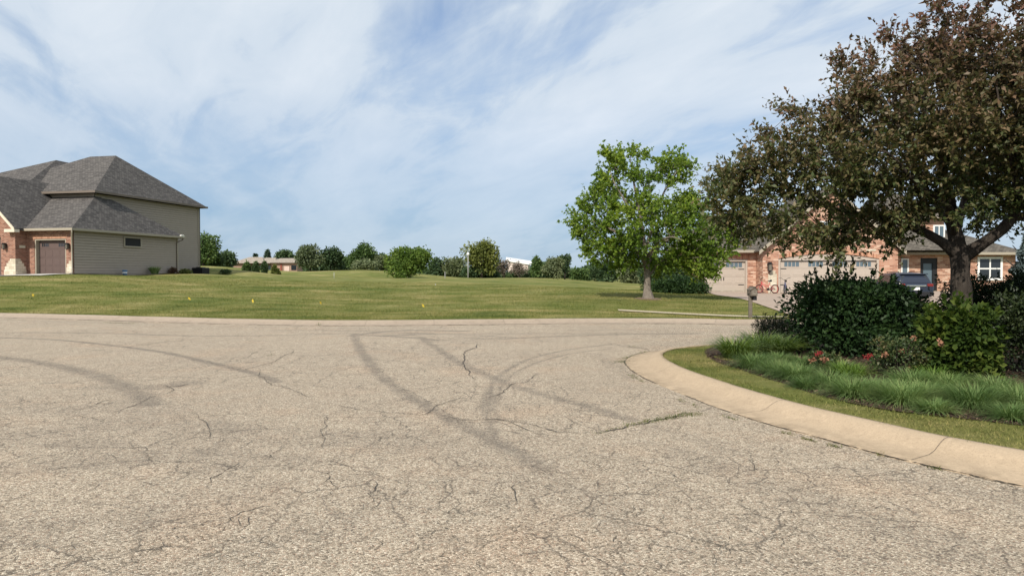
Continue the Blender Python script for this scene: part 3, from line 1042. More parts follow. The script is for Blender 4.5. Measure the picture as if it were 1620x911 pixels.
M['shingle'] = m_shingle("grey_shingle", [(0.2, (0.062, 0.058, 0.056)), (0.5, (0.100, 0.093, 0.088)), (0.8, (0.15, 0.138, 0.128))])
M['shingle_r'] = m_shingle("weathered_shingle", [(0.2, (0.06, 0.054, 0.046)), (0.5, (0.11, 0.098, 0.082)), (0.8, (0.17, 0.15, 0.125))])
M['shingle_f'] = m_shingle("pale_shingle", [(0.2, (0.24, 0.20, 0.16)), (0.5, (0.33, 0.28, 0.23)), (0.8, (0.42, 0.37, 0.31))])
M['door_l'] = plain("mauve_brown_door", (0.115, 0.080, 0.072), 0.55, var=0.06)
M['door_r'] = plain("greige_door", (0.42, 0.36, 0.305), 0.55, var=0.05)
M['glass'] = glass("window_glass")
M['glass_b'] = glass("window_glass_bluish", (0.10, 0.14, 0.17), 0.12)
M['black'] = plain("black_metal", (0.018, 0.018, 0.02), 0.45, var=0.2)
M['dark'] = plain("matte_dark", (0.02, 0.02, 0.022), 0.8)
M['lampglass'] = plain("seeded_lamp_glass", (0.16, 0.14, 0.11), 0.2)


def siding(mb, side, l, b0, b1, z0, z1, topz=None, board=0.18, depth=0.055):
    """lap siding on the plane l = const; side=-1 means boards step towards -l"""
    z = z0
    while z < z1 - 0.01:
        zt_ = min(z + board, z1)
        zm = z + (zt_ - z) * 0.83
        d2 = depth * 0.85
        mb.face([(l + side * depth, b0, z), (l + side * depth, b1, z), (l + side * d2, b1, zm), (l + side * d2, b0, zm)])
        mb.face([(l + side * d2, b0, zm), (l + side * d2, b1, zm), (l, b1, zm), (l, b0, zm)])
        mb.face([(l, b0, zm), (l, b1, zm), (l, b1, zt_), (l, b0, zt_)])
        mb.face([(l, b0, z), (l, b1, z), (l + side * depth, b1, z), (l + side * depth, b0, z)])
        z = zt_
    return mb


def hip_roof(mb, l0, l1, b0, b1, ze, ra, rb, zr_, th=0.0):
    """hip roof over a rectangle; ra/rb = ridge ends (l, b)"""
    a, b, c, d = (l0, b0, ze), (l1, b0, ze), (l1, b1, ze), (l0, b1, ze)
    A, B = (*ra, zr_), (*rb, zr_)
    if abs(ra[1] - rb[1]) < abs(ra[0] - rb[0]):     # ridge along l, A at small l
        mb.face([a, b, B, A]); mb.face([b, c, B]); mb.face([c, d, A, B]); mb.face([d, a, A])
    else:                                           # ridge along b, A at small b
        mb.face([a, b, A]); mb.face([b, c, B, A]); mb.face([c, d, B]); mb.face([d, a, A, B])
    mb.face([(l0, b0, ze - .02), (l1, b0, ze - .02), (l1, b1, ze - .02), (l0, b1, ze - .02)])


def gutters(mb, l0, l1, b0, b1, ze, h=0.14, w_=0.10):
    mb.box(l0 - w_, l1 + w_, b0 - w_, b0 - 0.003, ze - h, ze + 0.012)
    mb.box(l0 - w_, l1 + w_, b1 + 0.003, b1 + w_, ze - h, ze + 0.012)
    mb.box(l0 - w_, l0 - 0.003, b0, b1, ze - h, ze + 0.012)
    mb.box(l1 + 0.003, l1 + w_, b0, b1, ze - h, ze + 0.012)


def sect_door(fn, l0, l1, b, z0, z1, mat, parent, out=-1, rows=4, cols=4, win=None, wcols=None, hinges=True, wmat=None):
    """sectional garage door in the plane b; `out` = direction of the outside along b"""
    d = MB(fn)
    h = (z1 - z0) / rows
    w_ = (l1 - l0) / cols
    d.box(l0, l1, b, b - out * 0.04, z0, z1)
    for r in range(rows):
        d.box(l0 + 0.004, l1 - 0.004, b + out * 0.002, b + out * 0.014, z0 + r * h + 0.012, z0 + (r + 1) * h - 0.012)
        if not (win and r == rows - 1):
            for c in range(cols):
                d.box(l0 + c * w_ + 0.09, l0 + (c + 1) * w_ - 0.09, b + out * 0.0145, b + out * 0.026, z0 + r * h + 0.10, z0 + (r + 1) * h - 0.10)
    o = d.build("garage_door", mat, parent)
    if win:
        fz0, fz1 = z1 - h * win[1], z1 - h * win[0]
        for (a0, a1, npn) in wcols:
            g = MB(fn)
            f = MB(fn)
            f.box(a0 - 0.03, a1 + 0.03, b + out * 0.016, b + out * 0.022, fz0 - 0.03, fz1 + 0.03)
            pw = (a1 - a0) / npn
            for i in range(npn):
                g.box(a0 + i * pw + 0.02, a0 + (i + 1) * pw - 0.02, b + out * 0.0225, b + out * 0.027, fz0, fz1)
            f.build("window_frame", mat, o)
            g.build("window_pane", wmat or M['glass'], o)
    if hinges:
        for zz_ in (z0 + h * 0.95, z0 + h * 2.95):
            for xh in (l0 + 0.06, l1 - 0.44):
                q = MB(fn)
                q.box(xh, xh + 0.38, b + out * 0.027, b + out * 0.035, zz_, zz_ + 0.045)
                q.build("strap_hinge", M['black'], o)
        mid = (l0 + l1) / 2
        for s in (-0.09, 0.09):
            q = MB(fn)
            q.box(mid + s - 0.025, mid + s + 0.025, b + out * 0.027, b + out * 0.05, z0 + h * 1.55, z0 + h * 1.95)
            q.build("handle", M['black'], o)
    return o


def window(fn, l0, l1, b, z0, z1, parent, out=-1, frame=None, pane=None, fw=0.07, bars=(0, 0), axis='b'):
    """window on plane b (axis 'b') or on plane l (axis 'l': then l0,l1 are b values and b is the l value)"""
    f = MB(fn)
    def bx(mb, a0, a1, d0, d1, z0_, z1_):
        if axis == 'b': mb.box(a0, a1, b + out * d0, b + out * d1, z0_, z1_)
        else: mb.box(b + out * d0, b + out * d1, a0, a1, z0_, z1_)
    bx(f, l0 - fw, l0, 0.0, 0.06, z0 - fw, z1 + fw)
    bx(f, l1, l1 + fw, 0.0, 0.06, z0 - fw, z1 + fw)
    bx(f, l0, l1, 0.0, 0.058, z1, z1 + fw)
    bx(f, l0, l1, 0.0, 0.07, z0 - fw, z0)
    for i in range(bars[0]):
        x = l0 + (l1 - l0) * (i + 1) / (bars[0] + 1)
        bx(f, x - fw / 3, x + fw / 3, 0.035, 0.056, z0, z1)
    for i in range(bars[1]):
        z = z0 + (z1 - z0) * (i + 1) / (bars[1] + 1)
        bx(f, l0, l1, 0.034, 0.055, z - fw / 3, z + fw / 3)
    o = f.build("window", frame or M['trim'], parent)
    g = MB(fn)
    bx(g, l0, l1, 0.018, 0.03, z0, z1)
    g.build("pane", pane or M['glass'], o)
    return o


def wall_lamp(fn, l, b, z, parent, out=-1, s=1.0):
    q = MB(fn)
    q.box(l - 0.06 * s, l + 0.06 * s, b, b + out * 0.03, z - 0.12 * s, z + 0.14 * s)
    q.box(l - 0.015, l + 0.015, b + out * 0.03, b + out * 0.16 * s, z + 0.09 * s, z + 0.12 * s)
    c = b + out * 0.17 * s
    for hx, hz0, hz1 in ((0.11 * s, 0.06 * s, 0.09 * s), (0.07 * s, 0.09 * s, 0.15 * s), (0.08 * s, -0.27 * s, -0.24 * s), (0.03 * s, -0.33 * s, -0.27 * s)):
        q.box(l - hx, l + hx, c - hx, c + hx, z + hz0, z + hz1)
    for sx in (-1, 1):
        for sy in (-1, 1):
            q.box(l + sx * 0.08 * s - 0.012, l + sx * 0.08 * s + 0.012, c + sy * 0.08 * s - 0.012, c + sy * 0.08 * s + 0.012, z - 0.24 * s, z + 0.06 * s)
    o = q.build("wall_lamp", M['black'], parent)
    g = MB(fn)
    g.box(l - 0.065 * s, l + 0.065 * s, c - 0.065 * s, c + 0.065 * s, z - 0.235 * s, z + 0.055 * s)
    g.build("lamp_glass", M['lampglass'], o)
    return o


# ------------------------------------------------------------------ house on the left
CL = np.array([-28.7, 46.0])
LV, BV = np.array([-0.979, 0.205]), np.array([0.205, 0.979])


def HL(l, b, z):
    p = CL + LV * l + BV * b
    return (p[0], p[1], z)


g0 = 1.45                                        # bottom of the walls (a little under the grade)
EZ = 4.5
hl = thing("brick_house", "two storey house with tan lap siding, grey hip roofs and mauve garage doors", "house", HL(5, 6, g0))
wl = MB(HL)
siding(wl, -1, 0.0, 0.12, 10.2, g0 + 0.15, EZ - 0.1)
wl.face([(0.0, 0.12, g0 - .3), (0.0, 10.2, g0 - .3), (0.0, 10.2, g0 + .15), (0.0, 0.12, g0 + .15)])
wl.face([(0, 10.2, g0 - .3), (2.2, 10.2, g0 - .3), (2.2, 10.2, EZ), (0, 10.2, EZ)])
siding(wl, -1, 2.2, 4.33, 15.9, g0, 7.3)
wl.face([(2.2, 4.33, g0), (16, 4.33, g0), (16, 4.33, 7.3), (2.2, 4.33, 7.3)])
wl.face([(2.2, 15.9, g0 - .3), (16, 15.9, g0 - .3), (16, 15.9, 7.3), (2.2, 15.9, 7.3)])
wl.face([(16, 4.33, g0 - .3), (16, 15.9, g0 - .3), (16, 15.9, 7.3), (16, 4.33, 7.3)])
wl.build("siding_wall", M['siding'], hl)
# corner boards
cb = MB(HL)
cb.box(-0.09, 0.06, 10.14, 10.26, g0, EZ - 0.1)
cb.build("corner_board", M['trim'], hl)
cb = MB(HL)
cb.box(2.10, 2.28, 15.83, 15.96, g0, 7.3)
cb.build("corner_board", M['trim'], hl)
# garage front: brick pieces round the door opening
D0, D1, DZ0, DZ1 = 0.45, 2.90, g0 + 0.02, 3.86
bk = MB(HL)
bk.box(0.0, D0, 0.0, 0.22, g0 - .3, EZ - 0.1)
bk.box(D1, 3.5, 0.0, 0.22, g0 - .3, EZ - 0.1)
bk.box(D0, D1, 0.0, 0.22, DZ1 + 0.25, EZ - 0.1)
# front wing: return wall and front with its own door
WB = -0.86
bk.box(3.5, 3.72, WB, 0.0, g0 - .3, EZ - 0.1)
W0, W1 = 4.62, 9.6
bk.box(3.72, W0, WB, WB + 0.22, g0 - .3, EZ - 0.1)
bk.box(W1, 10.4, WB, WB + 0.22, g0 - .3, EZ - 0.1)
bk.box(W0, W1, WB, WB + 0.22, 3.95, EZ - 0.1)
bk.face([(3.5, WB, EZ - 0.1), (10.4, WB, EZ - 0.1), (10.4, WB, EZ + 0.15), (6.95, WB, 8.1), (3.5, WB, EZ + 0.15)])
bk.face([(10.4, WB, g0 - .3), (10.4, 5, g0 - .3), (10.4, 5, EZ), (10.4, WB, EZ)])
bk.build("brick_wall", M['brick_l'], hl)
sl = MB(HL)
sl.box(D0 - 0.1, D1 + 0.12, -0.015, 0.2, DZ1, DZ1 + 0.248)
sl.build("brick_lintel", M['soldier'], hl)
# door frame reveals
fr = MB(HL)
fr.box(D0 + 0.003, D0 + 0.09, 0.03, 0.34, g0, DZ1 - 0.003)
fr.box(D1 - 0.09, D1 - 0.003, 0.03, 0.34, g0, DZ1 - 0.003)
fr.box(D0 + 0.09, D1 - 0.09, 0.03, 0.34, DZ1 - 0.10, DZ1 - 0.003)
fr.build("door_frame", M['trim'], hl)
sect_door(HL, D0 + 0.092, D1 - 0.092, 0.30, DZ0, DZ1 - 0.102, M['door_l'], hl, -1, 4, 4, (0.35, 0.72), [(D0 + 0.3, D0 + 0.85, 4), (D1 - 0.85, D1 - 0.3, 4)], hinges=False)
sect_door(HL, W0 + 0.02, W1 - 0.02, WB + 0.18, DZ0, 3.93, M['door_l'], hl, -1, 4, 8, (0.35, 0.72), [(W0 + 0.3, W0 + 0.9, 4), (W1 - 0.9, W1 - 0.3, 4)], hinges=False)
# stepped stone corners
st = MB(HL)
for i, (wd, zt_) in enumerate([(0.86, 0.35), (0.80, 0.6), (0.66, 0.8), (0.5, 0.95), (0.38, 1.08)]):
    zb_ = g0 - .2 if i == 0 else g0 + [0.35, 0.6, 0.8, 0.95][i - 1]
    st.box(3.46, 3.5 + wd, WB - 0.04, WB - 0.002, zb_, g0 + zt_)
    st.box(3.46, 3.498, WB - 0.002, WB + wd * 0.9, zb_, g0 + zt_)
st.build("stone_quoin", M['stone'], hl)
st = MB(HL)
for i, (wd, zt_) in enumerate([(0.40, 0.5), (0.34, 0.75), (0.22, 0.95)]):
    zb_ = g0 - .2 if i == 0 else g0 + [0.5, 0.75][i - 1]
    st.box(-0.03, wd, -0.04, -0.002, zb_, g0 + zt_)
st.build("stone_quoin", M['stone'], hl)
ad = MB(HL)
ad.box(3.47, 3.498, WB + 0.30, WB + 0.72, 3.25, 3.42)
ad.build("stone_plaque", M['stone'], hl)
wall_lamp(HL, 4.22, WB, 3.42, hl, -1, 0.95)
wall_lamp(HL, 0.22, 0.0, 3.42, hl, -1, 0.95)
# roofs
rf = MB(HL)
hip_roof(rf, -0.4, 6.0, -0.4, 10.6, EZ, (2.5, 5.0), (7.0, 5.0), 7.45)
# big gable over the front wing (ridge along b)
rz_, e0, e1, el_ = 8.25, 3.2, 10.7, 6.95
b0_, b1_ = WB - 0.35, 9.5
rf.face([(e0, b0_, EZ), (e0, b1_, EZ), (el_, b1_, rz_), (el_, b0_, rz_)])
rf.face([(e1, b0_, EZ), (e1, b1_, EZ), (el_, b1_, rz_), (el_, b0_, rz_)])
rf.face([(e0, b0_ + .01, EZ - .1), (e0, b1_, EZ - .1), (el_, b1_, rz_ - .1), (el_, b0_ + .01, rz_ - .1)])
# upper storey
hip_roof(rf, 1.7, 13.5, 3.83, 16.4, 7.44, (5.4, 10.1), (7.8, 10.1), 11.05)
hip_roof(rf, 6.9, 16.5, 2.6, 16.4, 7.46, (10.6, 9.6), (10.7, 11.0), 10.78)
ro = rf.build("roof", M['shingle'], hl)
gt = MB(HL)
gutters(gt, -0.4, 3.2, -0.4, 10.6, EZ)
gt.build("gutter", M['trim'], ro)
gt = MB(HL)
gutters(gt, 1.7, 13.5, 3.83, 16.4, 7.44)
gt.build("gutter", M['trim_dark'], ro)
rk = MB(HL)
for s, (la, lb) in enumerate(((e0, el_), (e1, el_))):
    rk.face([(la, b0_ - 0.02, EZ + .02), (lb, b0_ - 0.02, rz_ + .02), (lb, b0_ - 0.02, rz_ - 0.22), (la, b0_ - 0.02, EZ - 0.22)])
    rk.face([(la, b0_ + 0.02, EZ + .02), (lb, b0_ + 0.02, rz_ + .02), (lb, b0_ + 0.02, rz_ - 0.22), (la, b0_ + 0.02, EZ - 0.22)])
    rk.face([(la, b0_ - 0.02, EZ - .22), (lb, b0_ - 0.02, rz_ - .22), (lb, b0_ + 0.02, rz_ - 0.22), (la, b0_ + 0.02, EZ - 0.22)])
rk.box(e0 - 0.05, e0 + 0.75, b0_ - 0.03, WB, EZ - 0.26, EZ - 0.06)
rk.build("rake_board", M['cream'], ro)
# downspouts
dsp = MB(HL)
dsp.tube([(-0.42, -0.42, EZ - .1), (-0.42, -0.42, EZ - .25), (-0.06, -0.06, EZ - .5), (-0.06, -0.06, g0 + .2), (-0.1, -0.3, g0 + .1)], 0.05, 8)
dsp.build("downspout", M['trim'], hl)
dsp = MB(HL)
dsp.tube([(-0.42, 10.4, EZ - .1), (-0.42, 10.4, EZ - .25), (-0.07, 10.1, EZ - .5), (-0.07, 10.1, g0 + .1)], 0.045, 8)
dsp.build("downspout", M['trim_dark'], hl)
dsp = MB(HL)
dsp.tube([(2.1, 16.0, 7.3), (2.1, 16.0, g0 - .2)], 0.045, 8)
dsp.build("downspout", M['trim_dark'], hl)
# windows
window(HL, 4.55, 6.1, -0.07, 3.55, 4.12, hl, -1, M['trim'], M['dark'], 0.09, axis='l')  # upper call: matte dark pane, its dark reflection put into the colour
window(HL, 4.95, 5.95, 2.13, 6.25, 7.0, hl, -1, M['trim'], M['glass_b'], 0.07, axis='l')
fl = MB(HL)
fl.lathe((*HL(0, 0, 0)[:2], 0)[:3], [(0.001, 0), (0.001, 0.001)], 3)
fl = MB(HL)
for i in range(2):
    fl.tube([(-0.45, 10.1 + 0.2 * i, EZ + .08), (-0.6, 10.05 + 0.2 * i, EZ + .03)], [0.05, 0.085], 8)
fl.box(-0.5, -0.4, 10.05, 10.4, EZ + .0, EZ + .09)
fl.build("floodlight", M['white'], hl)

# air conditioner behind the house corner
acp = HL(1.2, 15.0, 0)
acz = gz(acp[0], acp[1])
ac = thing("air_conditioner", "black boxy air conditioner unit on the ground beside the tan siding corner", "air conditioner", (acp[0], acp[1], acz))
b = MB(HL)
b.bbox(0.75, 1.75, 14.4, 15.4, acz + 0.08, acz + 0.80, 0.03)
b.build("housing", M['black'], ac)
b = MB(HL)
for i in range(9):
    b.box(0.72, 1.78, 14.37, 15.43, acz + 0.14 + i * 0.068, acz + 0.165 + i * 0.068)
b.build("louvre", M['dark'], ac)
b = MB(HL)
b.lathe((0, 0, 0), [(0.001, 0)], 3) if False else None
b.tube([(1.25, 14.9, acz + 0.80), (1.25, 14.9, acz + 0.84)], 0.38, 20)
b.build("fan_grille", M['dark'], ac)
b = MB(HL)
b.box(0.6, 1.9, 14.2, 15.6, acz - 0.1, acz + 0.075)
b.build("concrete_pad", M['path'], ac)

# pale drive and gravel bed at the house
dl = [HL(-0.6, b_, 0)[:2] for b_ in (-0.15, -1.5, -3.0)]
strip("house_driveway", dl, [HL(26, b_, 0)[:2] for b_ in (-0.15, -1.5, -3.0)], M['drive2'], 0.05, 6, 30)
gl = [HL(-0.02, b_, 0)[:2] for b_ in (-0.1, 3, 6, 10.2)]
strip("gravel_bed", gl, [HL(-1.0 - 0.15 * math.sin(b_), b_, 0)[:2] for b_ in (-0.1, 3, 6, 10.2)], M['gravel'], 0.05, 6, 4)

# ------------------------------------------------------------------ house on the right
I3 = lambda x, y, z: (x, y, z)
gr = 0.30
Y1, Y2, Y3 = 46.7, 45.4, 47.6                    # garage one, gabled garage, entrance wall
hr = thing("brick_house", "salmon brick house with greige carriage garage doors and weathered roof behind the trees", "house", (20, 50, gr))
EZR = 3.1
d0, d1 = 12.35, 15.60                            # single door
e0_, e1_ = 17.15, 23.65                          # double door
wx0, wx1 = 16.15, 24.85
bk = MB()
bk.box(11.8, d0, Y1, Y1 + .25, gr - .3, EZR - .05)
bk.box(d1, wx0, Y1, Y1 + .25, gr - .3, EZR - .05)
bk.box(d0, d1, Y1, Y1 + .25, 2.80, EZR - .05)
bk.box(11.8, 12.05, Y1 + .25, 54, gr - .3, EZR - .05)
# gabled garage
bk.box(wx0, e0_, Y2, Y2 + .25, gr - .3, EZR)
bk.box(e1_, wx1, Y2, Y2 + .25, gr - .3, EZR)
zA = lambda x: 2.52 + 0.32 * (1 - ((x - 20.4) / 3.25) ** 2)      # arch above the double door
xsA = np.linspace(e0_, e1_, 17)
for a, c in zip(xsA[:-1], xsA[1:]):
    bk.face([(a, Y2, zA(a) + .22), (c, Y2, zA(c) + .22), (c, Y2, EZR), (a, Y2, EZR)])
gx, gzp = 20.5, 6.95
bk.face([(wx0, Y2, EZR), (wx1, Y2, EZR), (gx, Y2, gzp)])
bk.box(wx0, wx0 + .25, Y2 + .25, Y1 + 4, gr - .3, EZR)
bk.box(wx1 - .25, wx1, Y2 + .25, Y3, gr - .3, EZR)
# entrance wall and the upper storey
px3 = lambda p: P(p, 432, Y3)[0]
do0, do1 = px3(1456), px3(1483)
bk.box(wx1, do0, Y3, Y3 + .25, gr - .3, 2.95)
bk.box(do1, 34.0, Y3, Y3 + .25, gr - .3, 2.95)
bk.box(do0, do1, Y3, Y3 + .25, 2.62, 2.95)
bk.box(26.3, 30.6, 50.0, 56.0, 3.0, 5.6)
bk.box(33.75, 34.0, Y3 + .25, 58, gr - .3, 2.95)
bk.build("brick_wall", M['brick_r'], hr)
so = MB()
so.box(d0 - 0.15, d1 + 0.15, Y1 - .02, Y1 - .002, 2.52, 2.80)
for a, c in zip(xsA[:-1], xsA[1:]):
    so.face([(a, Y2 - .02, zA(a)), (c, Y2 - .02, zA(c)), (c, Y2 - .02, zA(c) + .26), (a, Y2 - .02, zA(a) + .26)])
    so.face([(a, Y2 - .02, zA(a)), (c, Y2 - .02, zA(c)), (c, Y2 + .2, zA(c)), (a, Y2 + .2, zA(a))])
so.build("brick_arch", M['soldier'], hr)
sq = MB()
sq.box(16.5, 17.05, Y2 - .03, Y2 - .002, gr - .1, 1.55)
sq.box(16.62, 16.95, Y2 - .03, Y2 - .002, 1.55, 1.75)
for (x, z, w2, h2) in ((21.6, 3.55, 0.85, 0.18), (18.6, 3.9, 0.7, 0.16), (22.8, 3.0, 0.6, 0.14), (25.4, 1.55, 0.8, 0.3), (26.1, 2.2, 0.4, 0.12)):
    yy = Y2 if x < wx1 else Y3
    s1 = MB()
    s1.box(x, x + w2, yy - .025, yy - .002, z, z + h2)
    s1.build("stone_inset", M['stone'], hr)
sq.build("stone_inset", M['stone'], hr)
# doors and their frames
fr = MB()
fr.box(d0 + .003, d0 + .12, Y1 + .02, Y1 + .24, gr, 2.52)
fr.box(d1 - .12, d1 - .003, Y1 + .02, Y1 + .24, gr, 2.52)
fr.box(d0 + .12, d1 - .12, Y1 + .02, Y1 + .24, 2.38, 2.515)
fr.build("door_frame", M['door_r'], hr)
fr = MB()
fr.box(e0_ + .003, e0_ + .14, Y2 + .03, Y2 + .24, gr, 2.50)
fr.box(e1_ - .14, e1_ - .003, Y2 + .03, Y2 + .24, gr, 2.50)
for a, c in zip(xsA[:-1], xsA[1:]):
    fr.face([(a, Y2 + .05, 2.42), (c, Y2 + .05, 2.42), (c, Y2 + .05, zA(c) - .003), (a, Y2 + .05, zA(a) - .003)])
fr.build("door_frame", M['door_r'], hr)
sect_door(I3, d0 + .122, d1 - .122, Y1 + .17, gr + .02, 2.378, M['door_r'], hr, -1, 4, 4, (0.18, 0.75), [(d0 + .3, d0 + 1.4, 4), (d1 - 1.4, d1 - .3, 4)], True, M['glass_b'])
w4 = (e1_ - e0_ - .3) / 4
sect_door(I3, e0_ + .142, e1_ - .142, Y2 + .20, gr + .02, 2.418, M['door_r'], hr, -1, 4, 8, (0.18, 0.75), [(e0_ + .15 + i * w4 + .28, e0_ + .15 + (i + 1) * w4 - .28, 4) for i in range(4)], True, M['glass_b'])
# entrance door
en = MB()
en.box(do0, do0 + .22, Y3 + .05, Y3 + .3, gr, 2.62)
en.box(do1 - .3, do1, Y3 + .05, Y3 + .3, gr, 2.62)
en.box(do0 + .22, do1 - .3, Y3 + .05, Y3 + .3, 2.25, 2.62)
en.box(do0 + .22, do1 - .3, Y3 + .12, Y3 + .18, gr, 0.75)
eo = en.build("entrance_door", M['black'], hr)
g = MB()
g.box(do0 + .22, do1 - .3, Y3 + .13, Y3 + .17, 0.75, 2.25)
g.build("pane", M['glass_b'], eo)
# windows
window(I3, px3(1427), px3(1429) + .25, Y3, 0.9, 2.5, hr, -1, M['white'], M['glass_b'], 0.09)
wxx = P(1306, 363, Y2)[0]
window(I3, wxx - .28, wxx + .28, Y2, 3.98, 4.85, hr, -1, M['white'], M['glass_b'], 0.09, (1, 1))
window(I3, P(1478, 370, 50)[0], P(1492, 370, 50)[0], 50.0, 3.9, 4.9, hr, -1, M['white'], M['glass_b'], 0.1, (1, 0))
bx0, bx1 = px3(1549), px3(1582)
window(I3, bx0, bx1, Y3, 1.25, 2.55, hr, -1, M['white'], M['glass'], 0.14, (1, 1))
wall_lamp(I3, P(1216, 420, Y2)[0], Y2, 2.1, hr, -1, 1.35)
# roofs
rf = MB()
hip_roof(rf, 11.4, 30.0, Y1 - .45, 55.0, EZR, (14.6, 51.0), (26.0, 51.0), 5.75)
rf.face([(wx0 - .35, Y2 - .35, EZR - .1), (gx, Y2 - .35, gzp + .16), (gx, 52, gzp + .16), (wx0 - .35, 52, EZR - .1)])
rf.face([(wx1 + .35, Y2 - .35, EZR - .1), (gx, Y2 - .35, gzp + .16), (gx, 52, gzp + .16), (wx1 + .35, 52, EZR - .1)])
hip_roof(rf, wx1 + .2, 34.5, Y3 - .5, 58.5, 2.98, (28.2, 53.0), (30.5, 53.0), 5.4)
hip_roof(rf, 25.9, 31.0, 49.6, 56.4, 5.6, (28.3, 52.4), (28.5, 53.6), 7.6)
rr = rf.build("roof", M['shingle_r'], hr)
gt = MB()
gt.box(11.3, wx0 - .02, Y1 - .56, Y1 - .453, EZR - .16, EZR + .01)
gt.build("gutter", M['trim'], rr)
gt = MB()
gt.box(wx1 + .36, 34.6, Y3 - .61, Y3 - .503, 2.82, 2.99)
gt.build("gutter", M['trim'], rr)
gt = MB()
gt.box(25.8, 31.1, 49.5, 49.597, 5.45, 5.61)
gt.build("gutter", M['trim'], rr)
rk = MB()
for xa in (wx0 - .35, wx1 + .35):
    for y_ in (Y2 - .37, Y2 - .33):
        rk.face([(xa, y_, EZR - .08), (gx, y_, gzp + .18), (gx, y_, gzp - .06), (xa, y_, EZR - .32)])
    rk.face([(xa, Y2 - .37, EZR - .32), (gx, Y2 - .37, gzp - .06), (gx, Y2 - .33, gzp - .06), (xa, Y2 - .33, EZR - .32)])
rk.build("rake_board", M['trim'], rr)
sf = MB()
sf.box(11.4, wx0, Y1 - .45, Y1, EZR - .06, EZR - .03)
sf.build("soffit", M['trim'], rr)
sf = MB()
sf.box(wx1 + .2, 34.5, Y3 - .5, Y3, 2.90, 2.93)
sf.build("soffit", M['trim'], rr)


# ------------------------------------------------------------------ far buildings
def far_ranch():
    Y = 175.0
    k = Y / F
    zb_ = -0.5
    X_ = lambda p: (p - 810) * k
    h = thing("ranch_house", "low brick ranch house with pale hip roofs far behind the shrubs at the left", "house", (X_(420), Y, zb_))
    m = MB()
    m.box(X_(369), X_(392), Y, Y + 9, zb_, 1.6 + 16 * k)
    m.box(X_(431), X_(472), Y - 1, Y + 9, zb_, 1.6 + 16 * k)
    m.box(X_(392), X_(431), Y + 2, Y + 9, zb_, 1.6 + 15 * k)
    m.build("wall", plain("far_brick", (0.30, 0.20, 0.15), 0.9, var=0.25, scale=1.0), h)
    r = MB()
    ze = 1.6 + 15.5 * k
    hip_roof(r, X_(366), X_(420), Y - .8, Y + 10, ze, (X_(384), Y + 4.6), (X_(405), Y + 4.6), 1.6 + 26 * k)
    hip_roof(r, X_(400), X_(434), Y + .6, Y + 10, ze, (X_(410), Y + 5), (X_(426), Y + 5), 1.6 + 25 * k)
    hip_roof(r, X_(426), X_(477), Y - 1.8, Y + 9.5, ze + .1, (X_(436), Y + 3.8), (X_(466), Y + 3.8), 1.6 + 24 * k)
    r.build("roof", M['shingle_f'], h)
    gl = MB()
    for a in (393, 402, 411, 420):
        gl.box(X_(a) + .1, X_(a + 9) - .1, Y + 1.9, Y + 1.97, 1.6 + 4 * k, 1.6 + 12 * k)
    gl.build("window", M['glass_b'], h)
    gl = MB()
    gl.box(X_(463), X_(471), Y - 1.12, Y - 1.03, 1.6 + 5 * k, 1.6 + 12 * k)
    gl.build("window", M['glass'], h)
    d = MB()
    d.box(X_(446), X_(448.5), Y - 1.2, Y - 1.03, zb_, 1.6 + 14 * k)
    d.build("chimney_breast", plain("rust_brick", (0.22, 0.07, 0.05), 0.9), h)
    d = MB()
    d.box(X_(452), X_(460), Y - 1.1, Y - 1.02, zb_, 1.6 + 11 * k)
    d.build("panel", plain("pink_stucco", (0.55, 0.42, 0.36), 0.8), h)
    d = MB()
    d.box(X_(440), X_(475), Y - 5, Y - 1.8, 1.6 + .6 * k, 1.6 + 1.7 * k)
    for a in (442, 448, 454, 460, 466, 473):
        d.box(X_(a), X_(a) + .25, Y - 4.9, Y - 4.6, zb_, 1.6 + .6 * k)
    d.build("deck", M['cream'], h)


far_ranch()


def white_barn():
    Y = 205.0
    k = Y / F
    X_ = lambda p: (p - 810) * k
    zb_ = 0.3
    h = thing("shed", "pale walled shed with a bright white metal roof far off beyond the mound", "shed", (X_(820), Y, zb_))
    m = MB()
    x0, x1 = X_(803), X_(838)
    m.face([(x0, Y, zb_), (x1, Y, zb_), (x1, Y, 1.6 + 14 * k), (x0 + 1.5, Y, 1.6 + 20 * k), (x0, Y, 1.6 + 19 * k)])
    m.box(x0, x1, Y + .02, Y + 12, zb_, 1.6 + 13 * k)
    m.build("wall", plain("pale_panel", (0.60, 0.50, 0.45), 0.7, var=0.05), h)
    m = MB()
    zl_, zr2 = 1.6 + 21.5 * k, 1.6 + 15 * k
    m.face([(x0 - .5, Y - .4, zl_), (x1 + .8, Y - .4, zr2), (x1 + .8, Y + 13, zr2 + 1), (x0 - .5, Y + 13, zl_ + 1)])
    m.face([(x0 - .5, Y - .4, zl_ - .5), (x1 + .8, Y - .4, zr2 - .5), (x1 + .8, Y - .4, zr2), (x0 - .5, Y - .4, zl_)])
    m.build("roof", M['white'], h)
    m = MB()
    m.box(X_(835), X_(838) + .1, Y - .1, Y - .02, zb_, 1.6 + 13.5 * k)
    m.build("corner_panel", plain("green_grey_panel", (0.13, 0.14, 0.11), 0.8), h)
    m = MB()
    m.box(X_(823), X_(834), Y - .1, Y - .03, zb_, 1.6 + 3.5 * k)
    m.build("door", M['dark'], h)


white_barn()


